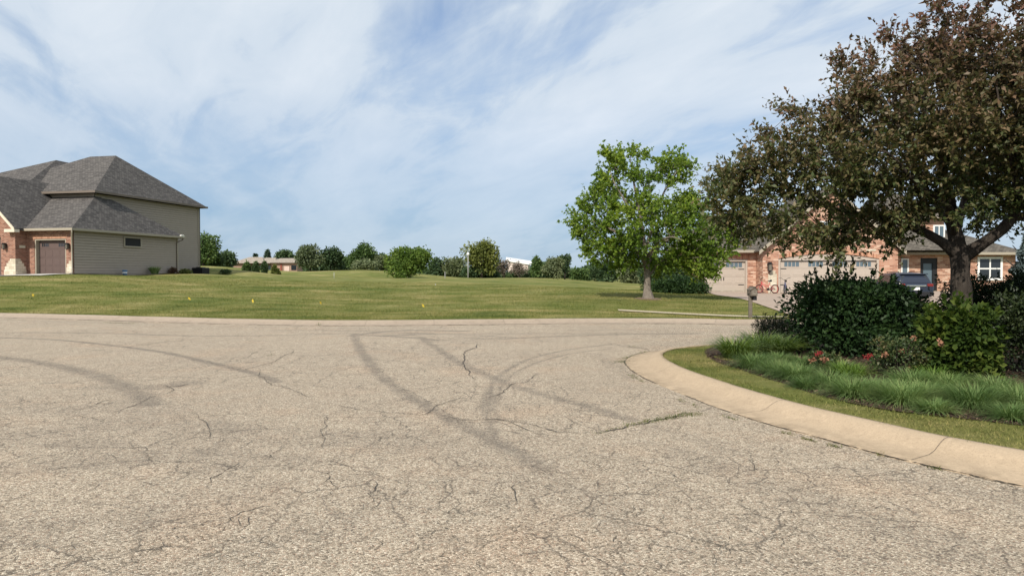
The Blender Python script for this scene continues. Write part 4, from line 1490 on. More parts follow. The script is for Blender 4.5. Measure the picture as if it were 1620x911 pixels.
# ------------------------------------------------------------------ trees
def grow(attr, base_lines, step=0.35, bf=0.35, jit=0.05, tip=0.006, expo=2.3):
    """joins attractor points to a hand-laid skeleton; returns branch pieces and tips"""
    Pn, par, L = [], [], []
    for ln in base_lines:
        prev = -1
        for j, p in enumerate(ln):
            p = np.array(p, float)
            if j == 0 and Pn:
                dd_ = np.linalg.norm(np.array(Pn) - p, axis=1)
                prev = int(dd_.argmin())
                if dd_[prev] < 0.02: continue
            Pn.append(p)
            par.append(prev)
            L.append(0 if prev < 0 else L[prev] + np.linalg.norm(p - Pn[prev]))
            prev = len(Pn) - 1
    nb = len(Pn)
    cap = nb + int(len(attr) * 14)
    A = np.zeros((cap, 3))
    A[:nb] = Pn
    LL = np.zeros(cap)
    LL[:nb] = L
    par = par + [0] * (cap - nb)
    n = nb
    order = np.argsort(np.min(np.linalg.norm(attr[:, None] - A[None, 1:nb], axis=2), axis=1))
    tips = []
    lo = 2
    for ai in order:
        a = attr[ai]
        d = np.linalg.norm(A[lo:n] - a, axis=1)
        j = int((d + bf * LL[lo:n]).argmin()) + lo
        k = max(1, int(d[j - lo] / step))
        if n + k >= cap: break
        p0 = A[j].copy()
        sag = rng.normal(0, jit, 3)
        prev = j
        for i in range(1, k + 1):
            u = i / k
            p = p0 + (a - p0) * u + sag * 4 * u * (1 - u) * d[j - lo] + rng.normal(0, jit * 0.3, 3) * (i < k)
            A[n] = p
            par[n] = prev
            LL[n] = LL[prev] + np.linalg.norm(p - A[prev])
            prev = n
            n += 1
        tips.append(prev)
    r = np.zeros(n)
    acc = np.zeros(n)
    for i in range(n - 1, -1, -1):
        ri = max(acc[i], tip ** expo)
        r[i] = ri ** (1 / expo)
        if par[i] >= 0: acc[par[i]] += ri
    return A[:n], np.array(par[:n]), r, np.array(tips), nb


def tree(name, label, cat_, base, trunk_line, limbs, attr, leafmat, barkmat, leafL, leafW, ntw=5, tl=0.45, per=12, out=0.7, droop=0.0, up=0.5, group=None, step=0.35, tip=0.006, center=None, expo=2.3):
    root = thing(name, label, cat_, base, group)
    lines = [[p for p, _ in trunk_line]] + [[p for p, _ in l] for l in limbs]
    A, par, r, tips, nb = grow(attr, lines, step, tip=tip, expo=expo)
    parts = []
    # hand-laid trunk and limbs as smooth tapering tubes
    tb = MB()
    for l in [trunk_line] + limbs:
        pp = catmull([p for p, _ in l], 5)
        rr_ = np.interp(np.linspace(0, 1, len(pp)), np.linspace(0, 1, len(l)), [q for _, q in l])
        rr_ = rr_ * (1 + 0.03 * np.sin(np.arange(len(rr_)) * 0.7 + len(l)))
        tb.tube(list(pp), list(rr_), 12)
    tv = np.array(tb.v)
    tf = np.array([f for f in tb.f if len(f) == 4])
    parts.append((tv, tf))
    sel = np.arange(nb, len(A))
    a0, a1 = A[par[sel]], A[sel]
    ra = np.minimum(r[par[sel]], np.maximum(r[sel] * 1.25, 0.0))
    parts.append(frusta(a0, a1, ra, r[sel], 5))
    # twigs and leaves
    T = A[tips]
    pd = unit(T - A[par[tips]])
    c = A[:nb].mean(0) if center is None else np.array(center)
    od = unit(T - c)
    tp = np.repeat(T, ntw, 0)
    m_ = len(tp)
    td = unit(np.repeat(pd * 0.5 + od * out, ntw, 0) + rng.normal(size=(m_, 3)) * 0.65 + np.array([0, 0, up * 0.4 - droop]))
    tlen = tl * (0.45 + 0.6 * rng.random(m_) + 0.8 * rng.random(m_) ** 5)
    e = tp + td * tlen[:, None] - np.array([0, 0, 1.0]) * (droop * 0.25 * tlen)[:, None]
    parts.append(frusta(tp, e, np.full(m_, tip * 0.7), np.full(m_, tip * 0.3), 3))
    u = rng.random((m_, per)) * 0.95 + 0.08
    lp = tp[:, None] + (e - tp)[:, None] * u[..., None]
    ld = td[:, None] * 0.6 + rng.normal(size=(m_, per, 3)) * 0.75 + np.array([0, 0, 0.1 - droop * 0.8])
    lp, ld = lp.reshape(-1, 3), ld.reshape(-1, 3)
    sz = 0.65 + 0.7 * rng.random(len(lp))
    LVv, LF = leaves(lp, ld, leafL * sz, leafW * sz, up)
    V, Fc = cat(parts)
    np_mesh("trunk", V, Fc, barkmat, root, smooth=True)
    np_mesh("crown", LVv, LF, leafmat, root)
    return root


def fill_outline(poly, Y0, depth, n, seed, gap=0.25, ns=1.3, edge=1.2):
    """points inside an outline drawn at distance Y0 (x, z), with rounded real depth"""
    poly = np.array(poly)
    lo, hi = poly.min(0), poly.max(0)
    o = []
    while sum(len(q) for q in o) < n:
        q = lo + (hi - lo) * rng.random((4000, 2))
        q = q[in_poly(q, poly)]
        d, _ = dist_poly(q, np.vstack([poly, poly[:1]]))
        w_ = np.sqrt(np.clip(d / (depth * edge), 0, 1))
        y = Y0 + (rng.random(len(q)) * 2 - 1) * depth * np.clip(w_, 0.08, 1)
        p = np.c_[q[:, 0], y, q[:, 1]]
        # favour the outer shell a little and leave gaps
        k = vnoise(p, ns, seed) > -gap
        o.append(p[k])
    return np.concatenate(o)[:n]


def outl(pts, Y):
    return [tuple(P(x, y, Y)[[0, 2]]) for x, y in pts]


# ---- the bronze crab-apple on the corner bed
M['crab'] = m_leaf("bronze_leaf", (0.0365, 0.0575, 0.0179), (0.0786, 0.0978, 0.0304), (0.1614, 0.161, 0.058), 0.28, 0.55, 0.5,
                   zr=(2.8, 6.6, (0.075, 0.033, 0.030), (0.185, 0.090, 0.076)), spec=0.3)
M['bark'] = m_bark("grey_brown_bark", (0.026, 0.021, 0.018), (0.072, 0.060, 0.049))
YC = 12.5
crab_out = outl([(1134, 300), (1146, 282), (1170, 276), (1192, 250), (1226, 212), (1256, 200), (1282, 180), (1302, 145), (1338, 108), (1376, 92), (1406, 72), (1455, 50), (1498, 22), (1545, -5), (1640, -25), (1760, 0),
                 (1870, 100), (1940, 220), (1970, 310), (1910, 370), (1810, 375), (1720, 395), (1650, 400), (1605, 385), (1570, 362), (1520, 320), (1480, 330), (1440, 345), (1418, 372), (1400, 345), (1370, 345), (1345, 362), (1325, 388), (1300, 362), (1270, 352), (1245, 378), (1215, 348), (1188, 356), (1160, 340), (1143, 325)], YC)
att = fill_outline(crab_out, YC, 3.5, 1340, 3, 0.09, 1.9)
att = att[~((att[:, 1] < YC - 1.5) & (att[:, 2] < 2.45))]
co_ = np.array(crab_out)
de, _ = dist_poly(att[:, [0, 2]], np.vstack([co_, co_[:1]]))
att = att[(de > 0.40) | (rng.random(len(att)) < 0.55)]
# sprigs that stick out of the crown
cc_ = np.array([9.0, YC, 3.9])
sp_ = []
for j in range(95):
    i_ = rng.integers(0, len(co_))
    q = co_[i_] + (co_[(i_ + 1) % len(co_)] - co_[i_]) * rng.random()
    o_ = np.array([q[0], YC + rng.uniform(-1.3, 1.3), q[1]])
    d_ = unit(o_ - cc_)
    sp_.append(o_ + d_ * rng.uniform(-0.15, 0.18))
    if rng.random() < 0.6: sp_.append(o_ - d_ * 0.25)
sp_ = np.array(sp_)
# boughs that hang down in front of the garage
hg_ = np.array([P(x, y, YC + rng.uniform(-1.2, 0.8)) for x, y in [(1325, 385), (1332, 398), (1338, 372), (1300, 375), (1308, 362), (1250, 372), (1242, 385), (1215, 365), (1190, 365), (1160, 350), (1420, 380), (1426, 368), (1405, 362), (1275, 368), (1365, 362), (1460, 352)]])
att = np.concatenate([att, sp_[sp_[:, 2] > 2.0], hg_])
T0 = np.array([P(1520, 495, YC)[0], YC, 0.1])
tw = lambda x, y, dy=0: np.array([*(P(x, y, YC + dy)[:1]), YC + dy, P(x, y, YC + dy)[2]])
trunk_l = [(T0, 0.22), (tw(1521, 470), 0.17), (tw(1519, 440), 0.15), (tw(1519, 412), 0.155), (tw(1514, 385), 0.135), (tw(1506, 345), 0.10), (tw(1498, 290, -.3), 0.075), (tw(1470, 200, -.4), 0.04), (tw(1455, 110, -.2), 0.015)]
limbs = [
    [(tw(1515, 402), 0.12), (tw(1490, 383), 0.085), (tw(1455, 364, .2), 0.075), (tw(1415, 349, .3), 0.06), (tw(1365, 340, .2), 0.045), (tw(1300, 325), 0.03), (tw(1220, 300), 0.012)],
    [(tw(1524, 405), 0.13), (tw(1555, 385, -.2), 0.10), (tw(1590, 358, -.4), 0.09), (tw(1612, 325, -.3), 0.075), (tw(1645, 270, .3), 0.05), (tw(1690, 180, .8), 0.03), (tw(1740, 90, .8), 0.012)],
    [(tw(1509, 360), 0.09), (tw(1480, 320, .8), 0.065), (tw(1430, 270, 1.2), 0.045), (tw(1370, 210, 1.3), 0.03), (tw(1310, 160, 1), 0.012)],
    [(tw(1511, 372), 0.085), (tw(1525, 320, 1.0), 0.065), (tw(1550, 230, 1.5), 0.045), (tw(1580, 120, 1.5), 0.02)],
    [(tw(1510, 372), 0.07), (tw(1503, 330, -.5), 0.045), (tw(1450, 290, -1.0), 0.028), (tw(1400, 240, -1.2), 0.016), (tw(1330, 240, -1.0), 0.006)],
    [(tw(1600, 345, -.4), 0.08), (tw(1680, 330, -.8), 0.055), (tw(1780, 300, -.6), 0.035), (tw(1880, 290), 0.015)],
    [(tw(1606, 335, -.4), 0.06), (tw(1604, 280, -.8), 0.036), (tw(1585, 190, -1.2), 0.02), (tw(1570, 90, -1.2), 0.008)],
]
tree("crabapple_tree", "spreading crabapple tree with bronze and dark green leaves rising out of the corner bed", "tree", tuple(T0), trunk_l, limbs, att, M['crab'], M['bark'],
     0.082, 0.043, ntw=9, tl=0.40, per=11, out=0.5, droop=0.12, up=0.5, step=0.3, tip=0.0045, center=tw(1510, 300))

# ---- the young maple by the mailbox
M['maple'] = m_leaf("maple_leaf", (0.1002, 0.1746, 0.0276), (0.2071, 0.2962, 0.0446), (0.3842, 0.4364, 0.0637), 0.42, 0.5, 0.5, spec=0.25)
M['bark2'] = m_bark("pale_bark", (0.10, 0.085, 0.07), (0.24, 0.205, 0.17))
YM = 32.0
mo = outl([(906, 345), (922, 335), (916, 318), (935, 318), (930, 300), (950, 302), (952, 275), (965, 270), (958, 243), (975, 248), (990, 236), (1005, 243), (1012, 236), (1024, 246), (1018, 268), (1030, 270), (1034, 255), (1055, 248), (1072, 246), (1075, 258), (1092, 262),
           (1094, 275), (1080, 292), (1058, 305), (1075, 312), (1105, 306), (1108, 318), (1135, 318), (1150, 335), (1155, 365), (1162, 385), (1148, 402), (1135, 425), (1108, 440), (1085, 424), (1065, 415), (1045, 428), (1030, 424), (1015, 422), (995, 420), (975, 428), (968, 415), (945, 422), (928, 400), (925, 380), (910, 362)], YM)
att = fill_outline(mo, YM, 2.8, 680, 11, 0.10, 2.1)
mz = gz(P(1025, 470, YM)[0], YM)
mt = lambda x, y, dy=0: np.array([P(x, y, YM + dy)[0], YM + dy, P(x, y, YM + dy)[2]])
MB0 = np.array([P(1026, 470, YM)[0], YM, mz - .15])
trunk_l = [(MB0, 0.34), (mt(1025, 467), 0.24), (mt(1024, 458), 0.17), (mt(1024, 440), 0.15), (mt(1023, 422), 0.15), (mt(1020, 395), 0.11), (mt(1014, 350), 0.08), (mt(1003, 290), 0.045), (mt(997, 250), 0.015)]
limbs = [[(mt(1023, 420), 0.10), (mt(1010, 400, -.4), 0.075), (mt(985, 375, -.6), 0.055), (mt(950, 355, -.5), 0.035), (mt(920, 345), 0.012)],
         [(mt(1024, 418), 0.10), (mt(1038, 395, .3), 0.075), (mt(1065, 375, .5), 0.055), (mt(1105, 355, .3), 0.035), (mt(1145, 350), 0.012)],
         [(mt(1021, 400), 0.08), (mt(1035, 350, .2), 0.06), (mt(1050, 305, .2), 0.04), (mt(1075, 265), 0.012)],
         [(mt(1022, 410), 0.08), (mt(1010, 370, 1.2), 0.055), (mt(985, 330, 1.5), 0.035), (mt(955, 310, 1.2), 0.012)],
         [(mt(1022, 410), 0.08), (mt(1040, 385, -1.2), 0.055), (mt(1060, 375, -2.0), 0.03), (mt(1080, 380, -2.4), 0.012)],
         [(mt(1016, 365), 0.07), (mt(990, 320, -.6), 0.045), (mt(970, 285, -.5), 0.025), (mt(962, 255), 0.01)]]
tree("maple_tree", "young bright green maple with a pale trunk standing on the lawn left of the driveway", "tree", (MB0[0], MB0[1], mz), trunk_l, limbs, att, M['maple'], M['bark2'],
     0.125, 0.092, ntw=5, tl=0.50, per=12, out=0.6, droop=0.05, up=0.7, step=0.4, tip=0.007, center=mt(1020, 360))
# bare mulch ring at its foot
mb = MB()
ring = [(MB0[0] + 0.6 * math.cos(q) * (1 + .12 * math.sin(3 * q)), MB0[1] + 0.6 * math.sin(q)) for q in np.linspace(0, 2 * np.pi, 28, endpoint=False)]
rz2 = land(ring)
for i in range(28):
    j = (i + 1) % 28
    mb.face([(MB0[0], MB0[1], mz + .07), (*ring[i], rz2[i] + .01), (*ring[j], rz2[j] + .01)])
tag(mb.build("mulch_ring", plain("dry_mulch", (0.17, 0.12, 0.085), 0.95, var=0.35, scale=14)), kind='structure')


# ---- blob trees far off: every one with its own lobed crown of leaf sprays and a trunk
def lobed(center, radii, n, lobes, seed, shell=0.55, low=-0.8):
    r = np.random.default_rng(seed)
    c = np.array(center, float)
    R = np.array(radii, float)
    pts = []
    dirs = unit(r.normal(size=(lobes, 3)) * np.array([1, 1, 0.9]) + np.array([0, 0, 0.15]))
    dirs = dirs[dirs[:, 2] > low]
    lc = [np.zeros(3)] + [d * r.uniform(0.42, 0.68) for d in dirs]
    lr = [0.62] + [r.uniform(0.30, 0.46) for _ in dirs]
    wts = np.array(lr) ** 2
    wts /= wts.sum()
    idx = r.choice(len(lc), size=n, p=wts)
    d = unit(r.normal(size=(n, 3)))
    rad_ = shell + (1.03 - shell) * r.random(n) ** 0.7
    rad_ *= 1 + 0.15 * r.normal(size=n)
    q = np.array(lc)[idx] + d * (np.array(lr)[idx] * rad_)[:, None]
    return c + q * R, d


def far_tree(name, label, px0, px1, top, bot, Y, cols, seed, n=3800, leaf=0.34, lobes=14, trunk_px=0.12, group="trees along the far edge of the lot", transl=0.2, shape=None, fat=1.14):
    k = Y / F
    xc = (px0 + px1) / 2
    x0 = (xc - 810) * k
    zt_ = P(xc, top, Y)[2]
    zb_ = P(xc, bot, Y)[2] - 0.3
    zg = min(zb_, gz(x0, Y)) - 0.2
    cz0 = zb_ + (zt_ - zb_) * trunk_px
    rx_ = (px1 - px0) / 2 * k * (1.0 if shape else fat)
    rz_ = (zt_ - cz0) / 2 * (1.0 if shape or fat <= 1 else 1.06)
    root = thing(name, label, "tree", (x0, Y, zg), group)
    if shape == 'cone':
        u = rng.random(n) ** 0.6
        a = rng.random(n) * 6.283
        rr_ = rx_ * u * (0.75 + 0.25 * np.sin(u * 34)) * (0.75 + 0.35 * rng.random(n))
        q = np.c_[x0 + np.cos(a) * rr_, Y + np.sin(a) * rr_, zt_ - (zt_ - cz0) * u]
        d = np.c_[np.cos(a), np.sin(a), -0.3 * np.ones(n)]
    else:
        q, d = lobed((x0, Y, cz0 + rz_), (rx_, rx_ * 0.85, rz_), n, lobes, seed)
    s = leaf * (0.6 + 0.8 * rng.random(n))
    V, Fc = leaves(q, d * 0.7 + rng.normal(size=(n, 3)), s, s * 0.6, 0.5)
    tb = MB()
    h = zt_ - zg
    tb.tube([(x0, Y, zg), (x0 + .02 * h, Y, zg + h * .3), (x0 - .02 * h, Y, zg + h * .75)], [0.035 * h, 0.025 * h, 0.006 * h], 8)
    for j in range(7):
        a = j * 2.4 + seed
        z_ = zg + h * (0.25 + 0.07 * j)
        tb.tube([(x0, Y, z_), (x0 + math.cos(a) * rx_ * .4, Y + math.sin(a) * rx_ * .4, z_ + h * .12), (x0 + math.cos(a) * rx_ * .72, Y + math.sin(a) * rx_ * .72, z_ + h * .2)], [0.014 * h, 0.009 * h, 0.003 * h], 6)
    tb.build("trunk", M['bark'], root)
    np_mesh("crown", V, Fc, M[cols], root)
    return root


M['ft_green'] = m_leaf("mid_green_foliage", (0.053, 0.0979, 0.0326), (0.0979, 0.153, 0.0449), (0.153, 0.204, 0.0612), 0.2, 0.25, 0.6, spec=0.2)
M['ft_dark'] = m_leaf("dark_green_foliage", (0.0346, 0.0648, 0.0302), (0.0648, 0.1037, 0.0432), (0.1037, 0.1426, 0.0562), 0.18, 0.25, 0.6, spec=0.2)
M['ft_grey'] = m_leaf("grey_green_foliage", (0.0763, 0.1032, 0.0539), (0.1392, 0.1705, 0.0853), (0.2132, 0.2356, 0.1234), 0.2, 0.25, 0.6, spec=0.2)
M['ft_olive'] = m_leaf("olive_foliage", (0.0975, 0.1209, 0.0312), (0.1755, 0.195, 0.0507), (0.273, 0.273, 0.0819), 0.25, 0.3, 0.6, spec=0.2)
M['ft_bright'] = m_leaf("fresh_green_foliage", (0.0505, 0.0955, 0.0183), (0.0899, 0.1474, 0.0253), (0.1404, 0.1966, 0.0365), 0.25, 0.4, 0.6, spec=0.2)
M['ft_blue'] = m_leaf("blue_green_needles", (0.0408, 0.0734, 0.053), (0.0714, 0.1122, 0.0775), (0.1122, 0.153, 0.1061), 0.1, 0.3, 0.6, spec=0.2)
M['ft_brown'] = m_leaf("brownish_twigs", (0.105, 0.084, 0.07), (0.175, 0.1435, 0.119), (0.2625, 0.2188, 0.1837), 0.1, 0.3, 0.8, spec=0.1)
M['ft_red'] = m_leaf("reddish_shrub", (0.06, 0.035, 0.022), (0.10, 0.06, 0.035), (0.14, 0.09, 0.05), 0.2, 0.3, 0.7, spec=0.1)
TR = "far_tree"
far_trees = [
    ("shade_tree", "tall leafy tree with sky showing through, right against the tan house corner", 296, 345, 366, 426, 110, 'ft_green', 12, 4200, 0.36, 16, None),
    ("shade_tree", "low dark tree at the foot of the tall one beside the tan house", 318, 352, 394, 426, 112, 'ft_dark', 0, 2600, 0.34, 9, None),
    ("shade_tree", "rounded dark tree touching the left end of the pale ranch roof", 340, 374, 396, 428, 120, 'ft_dark', 13, 2600, 0.36, 10, None),
    ("spruce_tree", "smaller of two pointed spruces behind the ranch roof", 396, 413, 401, 422, 215, 'ft_blue', 14, 1300, 0.7, 8, 'cone'),
    ("spruce_tree", "larger pointed spruce behind the middle of the ranch roof", 414, 433, 395, 422, 215, 'ft_blue', 15, 1600, 0.7, 8, 'cone'),
    ("shade_tree", "round topped dark tree behind the right end of the ranch roof", 431, 466, 396, 424, 215, 'ft_dark', 16, 2200, 0.75, 10, None),
    ("willow_tree", "wispy grey green tree right of the ranch house", 468, 512, 385, 431, 118, 'ft_grey', 17, 4200, 0.36, 16, None),
    ("shade_tree", "dark tree close behind the wispy grey green tree", 500, 546, 391, 431, 124, 'ft_dark', 18, 3600, 0.38, 13, None),
    ("shade_tree", "twin lobed green tree standing alone behind the left mound", 547, 599, 386, 431, 122, 'ft_green', 19, 4200, 0.38, 14, None),
    ("shade_tree", "low olive bush tree in front of the twin lobed tree", 553, 600, 408, 432, 116, 'ft_grey', 20, 2400, 0.34, 10, None),
    ("shade_tree", "narrow thin tree just left of the round bright tree", 592, 622, 402, 432, 120, 'ft_grey', 21, 2200, 0.36, 10, None),
    ("linden_tree", "round bright green tree with foliage almost to the ground on the lot", 612, 682, 389, 444, 78, 'ft_bright', 22, 8000, 0.26, 18, None),
    ("shade_tree", "dark ragged tree behind the white lamp post and right of the round tree", 676, 712, 408, 444, 112, 'ft_dark', 23, 3200, 0.34, 12, None),
    ("shade_tree", "grey green thicket tree left of the white lamp post", 698, 740, 406, 445, 112, 'ft_grey', 24, 3400, 0.34, 12, None),
    ("cottonwood_tree", "tall olive yellow tree just right of the white lamp post", 735, 788, 378, 443, 98, 'ft_olive', 25, 5400, 0.32, 18, None),
    ("shade_tree", "low dark green tree under the olive yellow tree", 725, 792, 418, 444, 100, 'ft_dark', 26, 3000, 0.30, 12, None),
    ("ash_tree", "half bare greyish tree between the olive tree and the white roofed shed", 782, 812, 404, 440, 108, 'ft_brown', 27, 1100, 0.26, 10, None),
    ("ash_tree", "small bare brownish tree in front of the pale shed wall", 806, 836, 413, 441, 118, 'ft_brown', 28, 900, 0.26, 10, None),
    ("shade_tree", "upright green tree at the right end of the white roofed shed", 839, 861, 407, 441, 112, 'ft_green', 29, 2600, 0.32, 12, None),
    ("shade_tree", "broad grey green tree between the shed and the tall pine", 858, 892, 409, 442, 110, 'ft_grey', 30, 3400, 0.32, 13, None),
    ("pine_tree", "flat topped pine showing a bare brown stem right of the shed", 880, 906, 403, 442, 114, 'ft_dark', 31, 2000, 0.34, 9, None),
    ("shade_tree", "low bushy green tree right of the flat topped pine", 901, 936, 423, 446, 105, 'ft_green', 32, 2600, 0.30, 11, None),
    ("shade_tree", "small distant round tree left of the maple crown", 918, 942, 424, 444, 125, 'ft_dark', 33, 1600, 0.36, 9, None),
    ("shade_tree", "dark spreading tree behind the left side of the maple", 934, 985, 412, 456, 82, 'ft_dark', 34, 4600, 0.26, 14, None),
    ("shade_tree", "grey green tree behind the maple trunk", 972, 1025, 416, 460, 78, 'ft_grey', 35, 4200, 0.26, 14, None),
    ("shade_tree", "dark tree behind the maple and left of the clipped hedge", 1012, 1062, 400, 461, 74, 'ft_dark', 36, 4200, 0.28, 14, None),
]
for (nm, lb, a, b_, tp_, bt, Y, mt_, sd_, n_, lf, lbs, shp) in far_trees:
    far_tree(nm, lb, a, b_, tp_, bt, Y, mt_, sd_, n_, lf, lbs, 0.04 if nm != "pine_tree" else 0.3, shape=shp, fat=0.95 if mt_ == 'ft_brown' else 1.14)


# low brush that reads as one mass behind the mounds
n = 36000
pxs = 300 + 780 * rng.random(n)
pxs = pxs[(pxs < 362) | (pxs > 482)]
n = len(pxs)
Yb = 128 + 22 * rng.random(n)
xb = (pxs - 810) / F * Yb
hh = 2.0 + 1.2 * np.sin(xb * 0.31) * np.sin(xb * 0.13 + 1) + 0.6 * np.sin(xb * 0.9)
zb = land(np.c_[xb, Yb]) + np.clip(hh + 0.9 * ((pxs > 482) & (pxs < 612)), 0.4, 4.2) * np.where((pxs > 792) & (pxs < 850), 0.35, 1.0) * rng.random(n) ** 0.7
V, Fc = leaves(np.c_[xb, Yb, zb], rng.normal(size=(n, 3)), 0.5 + 0.5 * rng.random(n), 0.3 + 0.3 * rng.random(n))
tag(np_mesh("brush", V, Fc, M['ft_dark']), "low dark brush running behind the grassy mounds", "brush", kind='stuff')


# ------------------------------------------------------------------ shrubs and bed plants
def bush(name, label, cat_, c, R, n, L, W, mat, seed, lobes=14, stems=9, group=None, up=0.6, z0=None, shell=0.7, spikes=0, inner=0.25):
    zg = c[2] - R[2] if z0 is None else z0
    root = thing(name, label, cat_, (c[0], c[1], zg), group)
    q, d = lobed(c, R, n, lobes, seed, shell, low=-1.1)
    ni = int(n * inner)
    q2 = np.array(c) + unit(rng.normal(size=(ni, 3))) * (rng.random((ni, 1)) ** (1 / 3)) * np.array(R) * 0.8
    # skirt of leaves reaching the ground
    nsk = int(n * 0.12)
    a = rng.random(nsk) * 6.283
    rs = 0.62 + 0.3 * rng.random(nsk)
    q3 = np.c_[c[0] + np.cos(a) * R[0] * rs, c[1] + np.sin(a) * R[1] * rs, zg + rng.random(nsk) * R[2] * 0.6]
    d3 = np.c_[np.cos(a), np.sin(a), 0 * a]
    q = np.concatenate([q, q2, q3])
    d = np.concatenate([d, unit(rng.normal(size=(ni, 3))), d3])
    for j in range(spikes):
        a = unit(rng.normal(size=3) * np.array([1, 1, .3]) + np.array([0, 0, .75]))
        b0 = np.array(c) + a * np.array(R) * 0.85
        m2 = 14
        u = rng.random(m2)
        q = np.concatenate([q, b0 + (a * np.array([.3, .3, .5]) + np.array([0, 0, .35])) * (u * 0.38)[:, None] * R[2]])
        d = np.concatenate([d, a + rng.normal(size=(m2, 3)) * .5 + np.array([0, 0, .5])])
    ok = q[:, 2] > zg + 0.01
    q, d = q[ok], d[ok]
    s = 0.65 + 0.7 * rng.random(len(q))
    V, Fc = leaves(q, d * 0.8 + rng.normal(size=(len(q), 3)) * 0.6 + np.array([0, 0, 0.1]), L * s, W * s, up)
    np_mesh("foliage", V, Fc, mat, root)
    A, B = [], []
    for j in range(stems):
        a = j * 2.399
        f_ = 0.15 + 0.6 * random.random()
        p0 = np.array([c[0] + math.cos(a) * R[0] * .12, c[1] + math.sin(a) * R[1] * .12, zg - .05])
        p1 = np.array([c[0] + math.cos(a) * R[0] * f_, c[1] + math.sin(a) * R[1] * f_, c[2] + R[2] * (0.35 + .3 * random.random())])
        A.append(p0)
        B.append(p1)
    V, Fc = frusta(np.array(A), np.array(B), np.full(stems, 0.016 + R[2] * .008), np.full(stems, 0.006), 6)
    np_mesh("stems", V, Fc, M['bark'], root, smooth=True)
    return root


def at(px, py_, z=0.128):
    return G(px, py_, z)


M['euon'] = m_leaf("glossy_dark_leaf", (0.0138, 0.0331, 0.011), (0.0276, 0.058, 0.0179), (0.0524, 0.0938, 0.0262), 0.2, 1.6, 0.55, spec=0.25)
M['yew'] = m_leaf("yew_needles", (0.012, 0.022, 0.007), (0.022, 0.036, 0.010), (0.045, 0.058, 0.016), 0.12, 1.5, 0.5)
M['hedge'] = m_leaf("hedge_leaf", (0.008, 0.016, 0.007), (0.014, 0.026, 0.010), (0.024, 0.038, 0.014), 0.15, 1.5, 0.65, spec=0.15)
M['lilac'] = m_leaf("yellow_green_leaf", (0.0275, 0.0525, 0.0112), (0.0625, 0.0975, 0.0175), (0.1313, 0.1562, 0.0275), 0.32, 2.0, 0.65, spec=0.15)
M['rose'] = m_leaf("rose_leaf", (0.0308, 0.056, 0.0196), (0.07, 0.098, 0.0336), (0.196, 0.14, 0.07), 0.25, 3.0, 0.5)
M['bluegrass'] = m_leaf("blue_green_blade", (0.0724, 0.1283, 0.0399), (0.1431, 0.2203, 0.0723), (0.2863, 0.3277, 0.1372), 0.3, 2.5, 0.6, spec=0.2)
M['daylily'] = m_leaf("strap_leaf", (0.0546, 0.1053, 0.0195), (0.117, 0.1794, 0.0351), (0.2145, 0.2633, 0.0585), 0.3, 2.5, 0.45)
M['fern'] = m_leaf("fresh_green_blade", (0.0747, 0.142, 0.0239), (0.1271, 0.2093, 0.0359), (0.1794, 0.2691, 0.0523), 0.35, 2.5, 0.5)
M['petal'] = plain("red_petal", (0.20, 0.020, 0.020), 0.8, var=0.25, scale=20)
M['petal_p'] = plain("faded_petal", (0.26, 0.13, 0.075), 0.8, var=0.3, scale=20)
M['spruce'] = m_leaf("blue_spruce_needles", (0.05, 0.075, 0.072), (0.085, 0.115, 0.115), (0.14, 0.175, 0.18), 0.05, 0.8, 0.6)

ZB = 0.128
bush("euonymus_bush", "big rounded bush of dark glossy leaves in the middle of the corner bed", "bush", (6.22, 13.0, 0.88), (1.09, 1.05, 0.80), 15000, 0.085, 0.045, M['euon'], 41, 20, 14, z0=ZB, spikes=70)
bush("euonymus_bush", "lower dark glossy shrub between the big rounded bush and the crabapple trunk", "bush", (7.42, 13.5, 0.74), (0.66, 0.6, 0.62), 6000, 0.075, 0.04, M['hedge'], 48, 14, 9, z0=ZB, spikes=12)
bush("yew_shrub", "low dark olive yew tucked against the left side of the big glossy bush", "bush", (5.35, 14.1, 0.42), (0.62, 0.6, 0.36), 6000, 0.045, 0.012, M['yew'], 42, 14, 8, z0=ZB, spikes=20)
bush("lilac_shrub", "upright yellow green leafy shrub in front of the crabapple trunk", "bush", (6.35, 10.0, 0.66), (0.60, 0.55, 0.55), 3000, 0.085, 0.062, M['lilac'], 43, 14, 12, z0=ZB, spikes=36)
bush("holly_shrub", "dark blue green shrub cut off by the right edge of the photo", "bush", (7.75, 10.2, 0.78), (0.85, 0.8, 0.68), 9000, 0.055, 0.026, M['yew'], 44, 16, 10, z0=ZB, spikes=20)
for i, (x, y, r, lb) in enumerate([(9.5, 14.6, 0.72, "dark hedge shrub directly behind the crabapple trunk, left end of its row"), (10.5, 14.3, 0.8, "dark hedge shrub behind the crabapple, middle of its row"), (11.6, 14.0, 0.95, "dark hedge shrub behind the crabapple, right end of its row")]):
    bush("hedge_shrub", lb, "bush", (x, y, 0.88), (r * 1.08, 0.8, 0.90 + .04 * i), 9000, 0.06, 0.03, M['hedge'], 45 + i, 16, 10, group="hedge shrubs behind the crabapple", z0=ZB, spikes=15)
# blue spruce behind
sp0 = P(1625, 440, 27)
spz = 0.15
far_tree("spruce_tree", "silvery blue spruce at the right edge behind the dark hedge", 1578, 1672, 366, 505, 27.0, 'spruce', 50, 15000, 0.13, 10, 0.04, None, shape='cone')
# clipped hedge right of the maple
hz = gz(10.7, 42.5)
bush("clipped_hedge", "low clipped green hedge between the maple and the driveway", "hedge", (10.2, 42.6, hz + .52), (2.0, 1.0, .62), 9000, 0.12, 0.07, M['euon'], 51, 26, 12, z0=hz)
bush("clipped_hedge", "taller dark shrub rising behind the clipped hedge and the maple", "bush", (9.9, 44.9, hz + 1.1), (1.9, 1.2, 1.35), 9000, 0.14, 0.08, M['ft_dark'], 52, 18, 12, z0=hz)


